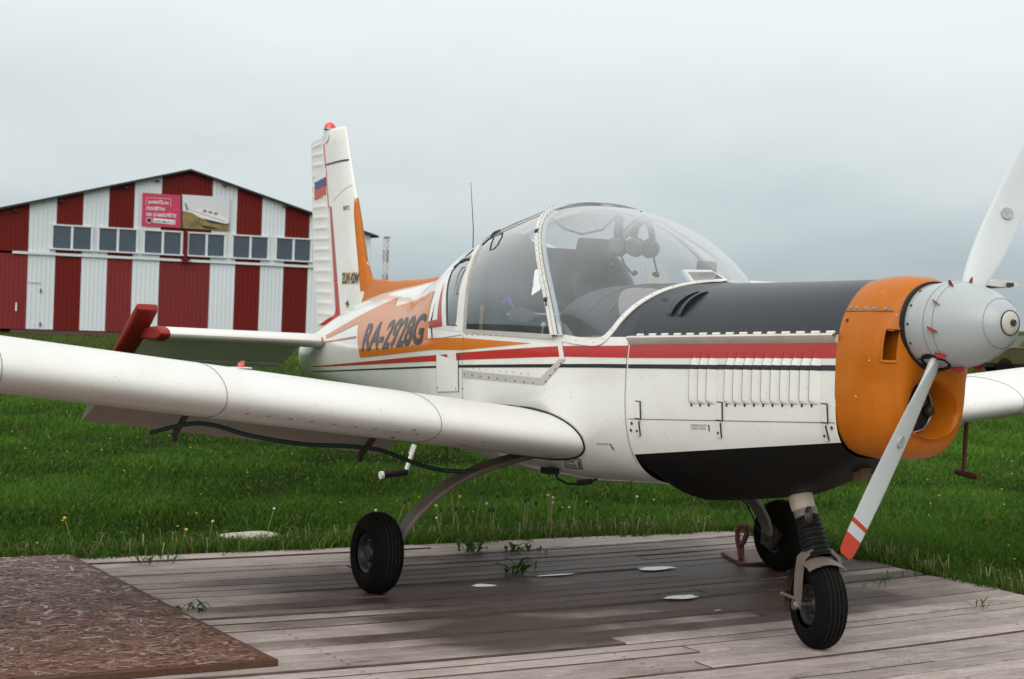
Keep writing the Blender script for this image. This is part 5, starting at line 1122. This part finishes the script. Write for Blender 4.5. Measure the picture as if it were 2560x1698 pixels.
# broad dead-and-green tussock along the edge
m = MB()
for i in range(900):
    if i < 520: x, y = rs.uniform(-1.75, -1.42), rs.uniform(-3.0, 2.0)
    else: x, y = rs.uniform(-1.4, 2.2), rs.uniform(2.02, 2.35)
    L = rs.uniform(.06, .17); a = rs.uniform(0, 6.28); le = rs.uniform(.3, .9)*L; wd = rs.uniform(.002, .005); ca, sa = math.cos(a), math.sin(a); m.mi = 0 if rs.rand() < .5 else 1
    m.add([(x-wd*sa, y+wd*ca, -.03), (x+wd*sa, y-wd*ca, -.03), (x+ca*le*.5+wd*.7*sa, y+sa*le*.5-wd*.7*ca, L*.6), (x+ca*le*.5-wd*.7*sa, y+sa*le*.5+wd*.7*ca, L*.6), (x+ca*le, y+sa*le, L*.55)], [(0, 1, 2, 3), (3, 2, 4)])
m.build('dry_grass', [mat('straw', (.26, .22, .10), .8), leafmat('blade_light', None, (.09, .16, .035))], label='straggling dry stalks along the edge of the deck', cat='grass', kind='stuff', smooth=False)
# weeds growing up through the planks
LEAF = leafmat('weed_leaf', None, (.055, .115, .025))
def weed(x, y, n, L, spread, label, narrow=False, seed=0):
    q = random.Random(seed); t = thing('weed', label, 'weed', (x, y, 0), 'weeds growing between the planks')
    for i in range(int(n*1.6)):
        a = q.uniform(0, 6.28); l_ = L*q.uniform(.6, 1.3); up = q.uniform(.35, 1.0); wd = l_*(.035 if narrow else .12); p0 = Vector((x+q.uniform(-1, 1)*spread, y+q.uniform(-1, 1)*spread*1.6, -.004)); d = Vector((math.cos(a), math.sin(a), 0)); s = Vector((-d.y, d.x, 0)); m = MB(); rows = []
        for k in range(6):
            f = k/5; c = p0+d*l_*f*(1-up*.5)+Vector((0, 0, l_*(up*f-.55*up*f*f*f)+.006)); w = wd*(math.sin(math.pi*min(1, f*.9+.08))**.7)*(1 if (k % 2 == 0 or narrow) else .55); rows.append([c-s*w+Vector((0, 0, w*.3)), c, c+s*w+Vector((0, 0, w*.3))])
        m.grid(rows); m.build('leaf', LEAF, t)
weed(-1.04, -.13, 9, .13, .05, 'leafy weed at the deck edge by the tall dandelions', seed=1); weed(-.98, .10, 7, .11, .03, 'dandelion weed sprouting at the back of the deck under the fuselage', seed=2)
weed(-.93, .22, 4, .09, .03, 'low flat weed leaf beside the sprouting dandelion weed', seed=12); weed(-.31, -.29, 10, .14, .035, 'bushy weed in the deck next to the narrow strip of water', seed=3); weed(-.36, -.12, 3, .09, .015, 'two upright leaves beside the bushy weed', True, seed=4)
weed(.19, -2.20, 8, .10, .05, 'small weed at the long edge of the chipboard', seed=5); weed(-1.13, -1.96, 16, .12, .06, 'grass tuft on the far planks beyond the chipboard', True, seed=6); weed(-1.37, -2.22, 12, .10, .05, 'grass tuft at the far corner of the chipboard', True, seed=7); weed(-1.29, -1.49, 8, .09, .04, 'thin grass tuft near the white scrap in the lawn', True, seed=8)
weed(1.0, .52, 6, .13, .05, 'grass blades in the gap next to the nose wheel', True, seed=9); weed(.86, .80, 7, .15, .06, 'tall grass blades in the wide gap between planks', True, seed=10); weed(.60, 1.32, 9, .09, .07, 'short grass tuft in the wide gap near the lawn', True, seed=11)
weed(.45, 1.65, 10, .09, .09, 'spreading grass in the gap where the lawn meets the deck', True, seed=13); weed(1.28, 1.45, 5, .11, .03, 'lone grass sprig on the open boards ahead of the airplane', True, seed=14)
weed(-.15, 1.72, 8, .14, .05, 'weed on the deck edge below the propeller tip', True, seed=15)
# ---------------------------------------------------------------- small things on deck and lawn
m = MB(); pts = []
for kk in range(26): a = 2*math.pi*kk/26; r = 1+.18*math.sin(3*a+1)+.1*math.sin(5*a); pts.append((-1.93+.07*r*math.cos(a), -1.13+.165*r*math.sin(a), -.012+.035*(1-math.cos(a))/2))
m.add(pts, [tuple(range(26))]); m.grid([pts, [(x, y, z-.012) for x, y, z in pts]], True, True); m.build('scrap_board', mat('scrap_white', (.45, .43, .38), .8, noise=(20, .4), dark=(.4, .38, .33)), origin=(-1.95, -1.12, 0), label='scrap of whitish board half sunk in the grass', cat='board', smooth=False)
ck = thing('wheel_chock', 'red steel wheel chock with a bent handle behind the far wheel', 'wheel chock', (-.30, 1.22, 0))
RST = mat('chock_red', (.17, .035, .03), .55, noise=(20, .5), dark=(.08, .03, .025))
m = MB(); pl = [(-.53, 1.235, .026), (-.20, 1.13, .012), (-.12, 1.30, .03), (-.44, 1.40, .05)]; m.add(pl+[(x, y, z-.008) for x, y, z in pl], [(0, 1, 2, 3), (7, 6, 5, 4), (0, 4, 5, 1), (1, 5, 6, 2), (2, 6, 7, 3), (3, 7, 4, 0)]); m.build('chock_plate', RST, ck, smooth=False)
m = MB(); m.bar((-.53, 1.235, .013), (-.20, 1.13, .008), .02, .016); m.bar((-.44, 1.40, .02), (-.12, 1.30, .012), .02, .02); m.build('chock_rail', RST, ck, smooth=False)
m = MB(); m.tube([(-.27, 1.17, .015), (-.31, 1.19, .07), (-.345, 1.2, .12), (-.355, 1.205, .17), (-.33, 1.21, .205), (-.28, 1.21, .20), (-.265, 1.2, .16), (-.285, 1.19, .11), (-.31, 1.2, .10), (-.34, 1.23, .02)], .016, 10); m.build('chock_handle', RST, ck)

# ================================================================= hangar
TH = Vector((.048048, .998845, 0)); NHn = Vector((.998845, -.048048, 0)); P0 = Vector((-49.628, 8.882, 0))
def hp(w, z, out=0): return P0+TH*w+NHn*out+Vector((0, 0, z))
hg = thing('hangar', 'red and white striped metal hangar with pitched roof behind the airplane', 'hangar', tuple(hp(5.4, 0)))
HR = mat('cladding_red', (.135, .008, .005), .55, noise=(1.2, .3), dark=(.09, .008, .006), spec=.2, rnd=.07); HR_SHEEN = mat('cladding_red_sheen', (.19, .022, .022), .55, noise=(1.2, .35), dark=(.135, .016, .016), spec=.25, rnd=.07); HW = mat('cladding_white', (.66, .70, .715), .5, noise=(.8, .3), dark=(.54, .57, .585), rnd=.03)  # the lighter red paints a different reflection into some lower panels
def roofz(w): return 5.80-(5.4-w)*.2755 if w < 5.4 else 5.80-(w-5.4)*.2695
def clad(w0, w1, z0, z1f, m_, name='cladding_panel'):
    m = MB(); n = max(2, int(round((w1-w0)/.152))); rows = []; ws = []; os_ = []
    p = (w1-w0)/n
    for i in range(n):
        for f, o in ((0, 0), (.55, 0), (.65, .011), (.9, .011)): ws.append(w0+(i+f)*p); os_.append(o)
    ws.append(w1); os_.append(0)
    m.grid([[hp(w, z0, o) for w, o in zip(ws, os_)], [hp(w, min(z1f(w), 99), o) for w, o in zip(ws, os_)]], False, False)
    return m.build(name, m_, hg, smooth=False)
edges = [(-1.85, -.95, HR), (-.95, -.05, HR), (-.05, .86, HW), (.86, 1.75, HR), (1.75, 2.63, HW), (2.63, 3.51, HR), (3.51, 4.46, HW), (4.46, 5.37, HR), (5.37, 6.29, HR), (6.29, 7.21, HW), (7.21, 8.15, HR), (8.15, 9.03, HW), (9.03, 9.97, HR), (9.97, 10.9, HW), (10.9, 11.8, HR), (11.8, 12.4, HW)]
for a, b, mm_ in edges:
    clad(a, b, 2.74, lambda w: 5.89-abs(w-5.4)*.272, mm_)
    clad(a, b, .11, lambda w: 2.66, HR_SHEEN if (mm_ is HR and (a < 0 or 2.6 < a < 5.5)) else mm_, 'door_panel' if -.6 < a < 10 else 'cladding_panel')
m = MB(); m.bar(hp(-.58, 2.70, .05), hp(12.4, 2.70, .05), .08, .085); m.build('door_track', HW, hg, smooth=False)
for i, wx in enumerate((.68, 2.25, 3.83, 5.41, 7.03, 8.66, 10.28)):
    z0, z1 = 2.90, 3.70; w1 = wx+1.42; m = MB()
    m.bar(hp(wx, z1, .04), hp(w1, z1, .04), .08, .05); m.bar(hp(wx-.04, z0-.02, .06), hp(w1+.05, z0-.02, .06), .14, .05)
    for ww in (wx+.03, (wx+w1)/2, w1-.03): m.bar(hp(ww, z0, .04), hp(ww, z1, .04), .08, .045, tuple(NHn))
    fr_ = m.build('window', mat('window_frame', (.66, .68, .68), .5) if 'window_frame' not in MATS else MATS['window_frame'], hg, smooth=False)
    for a, b in ((wx+.06, (wx+w1)/2-.03), ((wx+w1)/2+.03, w1-.06)):
        m = MB(); m.add([hp(a, z0+.02, .03), hp(b, z0+.02, .03), hp(b, z1-.035, .03), hp(a, z1-.035, .03)], [(0, 1, 2, 3)]); m.build('pane', mat('window_pane', (.055, .075, .10), .35, spec=.6, noise=(1.5, .4), dark=(.085, .11, .14)) if 'window_pane' not in MATS else MATS['window_pane'], fr_, smooth=False)
m = MB(); m.bar(hp(5.345, 2.72, .1), hp(5.345, 3.70, .1), .12, .10, tuple(NHn)); m.bar(hp(5.2, 2.74, .12), hp(5.5, 2.74, .12), .14, .06); m.bar(hp(5.34, 2.62, .12), hp(5.34, 2.70, .12), .15, .12, tuple(NHn)); m.build('door_guide', HR, hg, smooth=False)
RF = mat('roof_sheet', (.035, .033, .033), .5, metal=.3)
for sgn, w_e in ((-1, -2.0), (1, 12.62)):
    m = MB(); a, b = hp(5.4, 5.86, .25), hp(w_e, 5.86-abs(w_e-5.4)*.272, .25); a2, b2 = a-NHn*22, b-NHn*22; up = Vector((0, 0, .07)); m.add([a, b, b2, a2, a+up, b+up, b2+up, a2+up], [(0, 1, 2, 3), (7, 6, 5, 4), (0, 4, 5, 1), (1, 5, 6, 2), (2, 6, 7, 3)]); m.build('roof', RF, hg, smooth=False)
for w in (3.1, .9, 4.2, 6.6, 8.9, -.6, 10.9): m = MB(); m.bar(hp(w, roofz(w)-.03, .12), hp(w+.14, roofz(w)-.05, .12), .14, .04); m.build('roof_bracket', RF, hg, smooth=False)
m = MB(); a, b = hp(-1.85, 0), hp(12.4, 0); m.add([a, a-NHn*21.5, a-NHn*21.5+Vector((0, 0, 3.7)), a+Vector((0, 0, 3.8)), b, b-NHn*21.5, b-NHn*21.5+Vector((0, 0, 3.8)), b+Vector((0, 0, 3.9))], [(0, 1, 2, 3), (7, 6, 5, 4), (1, 5, 6, 2)]); m.build('side_walls', HR, hg, smooth=False)
m = MB(); m.bar(hp(-.56, .02, .08), hp(12.4, .02, .08), .3, .12); m.build('plinth', mat('plinth_red', (.13, .045, .045), .8, noise=(4, .5), dark=(.07, .04, .035)), hg, smooth=False)
m = MB(); m.bar(hp(-.56, .10, .04), hp(12.4, .10, .04), .06, .045); m.build('door_bottom_rail', SEAL, hg, smooth=False)
m = MB(); m.bar(hp(-.40, 1.0, .05), hp(-.40, .72, .05), .05, .05, tuple(NHn)); m.build('door_handle', FLW, hg, smooth=False)
for w, z0, z1 in ((.40, 1.50, 1.36), (.42, .36, .22)): m = MB(); m.bar(hp(w, z1, .04), hp(w, z0, .04), .04, .03, tuple(NHn)); m.build('door_hinge', DSTEEL, hg, smooth=False)
m = MB(); m.bar(hp(-.02, 1.70, .03), hp(.40, 1.70, .03), .02, .015); m.build('door_top_gap', mat('gap_grey', (.3, .31, .31), .8), hg, smooth=False)
# banner over the windows
bn = thing('advertising_banner', 'pink and photo printed advertising banner hung on the hangar gable', 'banner', tuple(hp(5.33, 3.83, .1)))
def bsheet(poly, out, m_, name, par=None): m = MB(); m.add([hp(w, z, out) for w, z in poly], [tuple(range(len(poly)))]); return m.build(name, m_, par or bn, smooth=False)
m = MB(); rows = []
for z in arange(3.835, 4.99, 8): rows.append([hp(w, z, .07+.008*math.sin(w*9+z*4)) for w in arange(3.755, 5.12+(4.99-z)*.06, 10)])
m.grid(rows); m.build('banner_cloth', mat('banner_pink', (.55, .04, .105), .6, noise=(2, .25), dark=(.45, .03, .08)), bn)
m = MB(); rows = []
def photo_top(w): return 5.0+.02*(w-5.1)
m.grid([[hp(w, 4.42-.26*(w-5.1)/1.8, .075) for w in arange(5.14, 6.91, 10)], [hp(w, 5.02, .075) for w in arange(5.14, 6.91, 10)]]); m.build('photo_sky', mat('photo_white', (.66, .66, .67), .6, noise=(3, .3), dark=(.56, .53, .55)), bn)
m = MB(); m.grid([[hp(w, 3.83, .0755) for w in arange(5.16, 6.92, 10)], [hp(w, 4.46-.29*(w-5.1)/1.8, .0755) for w in arange(5.16, 6.92, 10)]]); m.build('photo_field', mat('photo_grass', (.28, .21, .075), .6, noise=(3.5, 1), dark=(.07, .055, .03)), bn)
bsheet([(5.10, 5.0), (5.17, 5.0), (5.23, 3.83), (5.16, 3.83)], .079, mat('banner_divider', (.05, .02, .035), .6), 'banner_divider')
bsheet([(5.36, 4.55), (5.52, 4.52), (6.1, 4.58), (6.35, 4.5), (6.85, 4.27), (6.9, 4.16), (6.85, 4.08), (6.2, 4.12), (5.75, 4.28), (5.45, 4.45)], .079, FLW, 'printed_airplane')
bsheet([(5.42, 4.525), (6.75, 4.165), (6.75, 4.145), (5.45, 4.50)], .0825, FLR, 'printed_stripe')
for a in ((5.92, 4.53), (6.12, 4.50), (6.32, 4.46)): bsheet([(a[0], a[1]), (a[0]+.14, a[1]+.005), (a[0]+.17, a[1]-.09), (a[0]+.03, a[1]-.09)], .0825, mat('printed_window', (.3, .22, .24), .6) if 'printed_window' not in MATS else MATS['printed_window'], 'printed_window')
bsheet([(5.95, 4.22), (6.9, 4.06), (6.9, 4.03), (6.2, 4.08)], .0825, BLK, 'printed_wing')
bsheet([(5.26, 4.73), (5.32, 4.72), (5.42, 4.47), (5.34, 4.48)], .0825, mat('printed_tail', (.2, .16, .17), .6), 'printed_tail')
bsheet([(5.85, 3.99), (6.6, 3.90), (6.3, 3.86), (6.0, 3.88)], .0825, mat('printed_shadow', (.03, .025, .015), .8), 'printed_shadow')
def btext(body, w0, w1, z0, z1, m_, bold=.02, out=.083, tilt=0):
    v, f = text_mesh(body, bold); m = MB(); m.add([hp(w0+(w1-w0)*s, z0+(z1-z0)*t+tilt*(s), out) for s, t in v], f); m.build('banner_lettering', m_, bn, smooth=False)
btext('polet72.ru', 3.98, 4.68, 4.60, 4.76, FLW, .03); btext('ПОЛЁТЫ', 3.92, 4.56, 4.40, 4.55, FLW, .035); btext('НА САМОЛЁТЕ', 3.92, 4.98, 4.19, 4.34, FLW, .035)
rr_ = [[(3.90, 4.84), (4.76, 4.84), (4.76, 4.828), (3.90, 4.828)], [(3.90, 4.552+.0), (4.76, 4.552), (4.76, 4.564), (3.90, 4.564)], [(3.89, 4.83), (3.902, 4.83), (3.902, 4.56), (3.89, 4.56)], [(4.755, 4.83), (4.767, 4.83), (4.767, 4.56), (4.755, 4.56)]]
for p in rr_[:1]+rr_[2:]: bsheet(p, .083, FLW, 'banner_frame_line')
bsheet([(4.16, 4.13), (4.95, 4.10), (4.95, 3.94), (4.16, 3.97)], .083, FLW, 'number_plate'); btext('8-995-486-91-12', 4.19, 4.92, 3.985, 4.07, BLK, .02, .0845, -.02)
for rr2, mm_, o in ((.10, FLW, .083), (.082, BLK, .0845)):
    bsheet([(4.02+rr2*math.cos(a), 4.04+rr2*math.sin(a)) for a in [2*math.pi*k/20 for k in range(20)]], o, mm_, 'phone_symbol')

# ================================================================= far things
ms_ = thing('radio_mast', 'thin red and white lattice radio mast on the horizon', 'radio mast', (-355.6, 166.8, 0))
b = Vector((-355.6, 166.8, 0)); MR = mat('mast_rusty_red', (.32, .13, .12), .7); MW = mat('mast_white', (.55, .55, .55), .7)
segs = 6
for i in range(segs):
    z0, z1 = i*17.7/segs, (i+1)*17.7/segs; m = MB(); c3 = [Vector((.75*math.cos(a), .75*math.sin(a), 0)) for a in (0.3, 2.4, 4.5)]
    for k in range(3):
        m.bar(b+c3[k]+Vector((0, 0, z0)), b+c3[k]+Vector((0, 0, z1)), .13, .13)
        for q in range(2):
            za, zb_ = z0+(z1-z0)*q/2, z0+(z1-z0)*(q+1)/2; m.bar(b+c3[k]+Vector((0, 0, za)), b+c3[(k+1) % 3]+Vector((0, 0, zb_)), .1, .1); m.bar(b+c3[k]+Vector((0, 0, zb_)), b+c3[(k+1) % 3]+Vector((0, 0, zb_)), .1, .1)
    m.build('mast_section', MR if i % 2 == 0 else MW, ms_, smooth=False)
m = MB(); m.box(b+Vector((0, 0, 17.8)), (1.2, 1.2, .5)); m.build('mast_head', MR, ms_, smooth=False)
# old olive estate car beyond the meadow
OL = mat('olive_paint', (.06, .05, .016), .5, noise=(3, .5), dark=(.03, .027, .012), spec=.3); cb = Vector((-29.6, 35.6, -.02)); ca_ = R(58)
car = thing('parked_car', 'old olive estate car standing far off beyond the spinner', 'car', tuple(cb)); cdx, cdy = Vector((math.cos(ca_), math.sin(ca_), 0)), Vector((-math.sin(ca_), math.cos(ca_), 0))
def cp_(l, w, z): return cb+cdx*l+cdy*w+Vector((0, 0, z))
side_p = [(-2.1, .34), (-2.12, .62), (-2.0, .74), (-1.0, .86), (-.62, 1.20), (-.3, 1.23), (1.5, 1.22), (1.95, .88), (2.1, .80), (2.12, .34)]
m = MB(); n = len(side_p); L_ = [cp_(l, -.78 if z < .9 else -.66, z) for l, z in side_p]; R_ = [cp_(l, .78 if z < .9 else .66, z) for l, z in side_p]
m.add(L_+R_, [tuple(range(n)), tuple(range(2*n-1, n-1, -1))]+[(i, n+i, n+(i+1) % n, (i+1) % n) for i in range(n)]); m.build('body', OL, car, smooth=False)
for l0, l1, t0, t1 in ((-.85, -.05, -.52, -.05), (.03, .75, .03, .75), (.83, 1.75, .83, 1.5)):
    m = MB(); m.add([cp_(l0, -.79, .89), cp_(l1, -.79, .89), cp_(t1, -.675, 1.14), cp_(t0, -.675, 1.14)], [(0, 1, 2, 3)]); m.build('window', mat('car_window', (.02, .03, .035), .2) if 'car_window' not in MATS else MATS['car_window'], car, smooth=False)
m = MB(); m.bar(cp_(-2.0, -.80, .86), cp_(2.0, -.80, .86), .03, .035); m.build('waist_trim', mat('trim_grey', (.17, .16, .12), .5), car, smooth=False)
for l in (-1.35, 1.3):
    for w in (-.70, .70): m = MB(); m.lathe([(-.08, 0), (-.08, .22), (-.07, .30), (.07, .30), (.08, .22), (.08, 0)], cp_(l, w, .30), cdy, 24); m.build('wheel', RUB, car)
m = MB(); m.box(cp_(0, 0, .33), (3.9, 1.4, .22), Matrix.Rotation(ca_, 3, 'Z')); m.build('underbody', SEAL, car, smooth=False)
m = MB()
for l in (-.2, .5, 1.2): m.bar(cp_(l, -.6, 1.28), cp_(l, .6, 1.28), .04, .03)
m.bar(cp_(-.3, -.6, 1.30), cp_(1.3, -.6, 1.30), .03, .03); m.ball(cp_(.1, -.3, 1.36), .07, 8); m.build('roof_rack', DSTEEL, car, smooth=False)
# high-wing airplane parked behind: only its wing tip shows past the spinner
pa = thing('parked_airplane', 'white high wing airplane behind, only its wing tip showing above the spinner', 'airplane', (-18.9, 18.2, -.035)); tip = Vector((-14.57, 17.82, 2.20)); wdv = Vector((-.99, .08, 0)).normalized(); fw = Vector((.08, .99, 0)).normalized()
m = MB(); rows = []
for t, zz in ((0, 0), (.15, 0), (4.4, -.16), (8.6, 0), (8.8, 0)):
    c = tip+wdv*t+Vector((0, 0, zz)); rows.append([c+fw*x+Vector((0, 0, z)) for x, z in ((.62, 0), (.5, .06), (.1, .08), (-.62, .0), (.1, -.05), (.5, -.05))])
m.grid(rows, True); m.add(rows[0], [(0, 1, 2, 3, 4, 5)]); m.add(rows[-1], [(5, 4, 3, 2, 1, 0)]); pw_ = m.build('wing', WW, pa)
m = MB(); m.box(tip+Vector((0, 0, .0))-wdv*.03+fw*.35, (.12, .12, .07), Matrix.Rotation(1.1, 3, 'Z')); m.build('wing_tip_lamp', DSTEEL, pw_, smooth=False)
c0 = tip+wdv*4.4; m = MB(); rows = []
for s, w, zt, zbm in ((2.1, .12, 1.3, 1.05), (1.9, .45, 1.5, .75), (.9, .5, 1.6, .62), (.6, .52, 2.05, .62), (-.9, .5, 2.05, .65), (-1.4, .35, 1.7, .8), (-4.6, .08, 1.45, 1.2)):
    c = Vector((c0.x, c0.y, 0))+fw*s; rows.append([c+wdv*w*math.cos(a)+Vector((0, 0, (zt+zbm)/2+(zt-zbm)/2*math.sin(a))) for a in [2*math.pi*k/16 for k in range(16)]])
m.grid(rows, True); m.add(rows[0], [tuple(range(16))]); m.build('fuselage', W, pa)
m = MB()
for s, w in ((1.35, 0), (-.35, 1.1), (-.35, -1.1)):
    c = Vector((c0.x, c0.y, .165))+fw*s+wdv*w; m.lathe([(-.06, 0), (-.06, .17), (0, .2), (.06, .17), (.06, 0)], c, wdv, 20); m.tube([c, Vector((c0.x, c0.y, .8))+fw*s*.9+wdv*w*.35], .035, 8)
m.build('landing_gear', DSTEEL, pa)
m = MB(); cc = Vector((c0.x, c0.y, 1.4))-fw*4.3; m.add([cc+fw*.6, cc-fw*.3, cc-fw*.45+Vector((0, 0, 1.0)), cc-fw*.1+Vector((0, 0, 1.0))]+[p+wdv*.05 for p in (cc+fw*.6, cc-fw*.3, cc-fw*.45+Vector((0, 0, 1.0)), cc-fw*.1+Vector((0, 0, 1.0)))], [(0, 1, 2, 3), (7, 6, 5, 4), (0, 3, 7, 4), (1, 5, 6, 2), (3, 2, 6, 7)]); m.build('fin', W, pa, smooth=False)
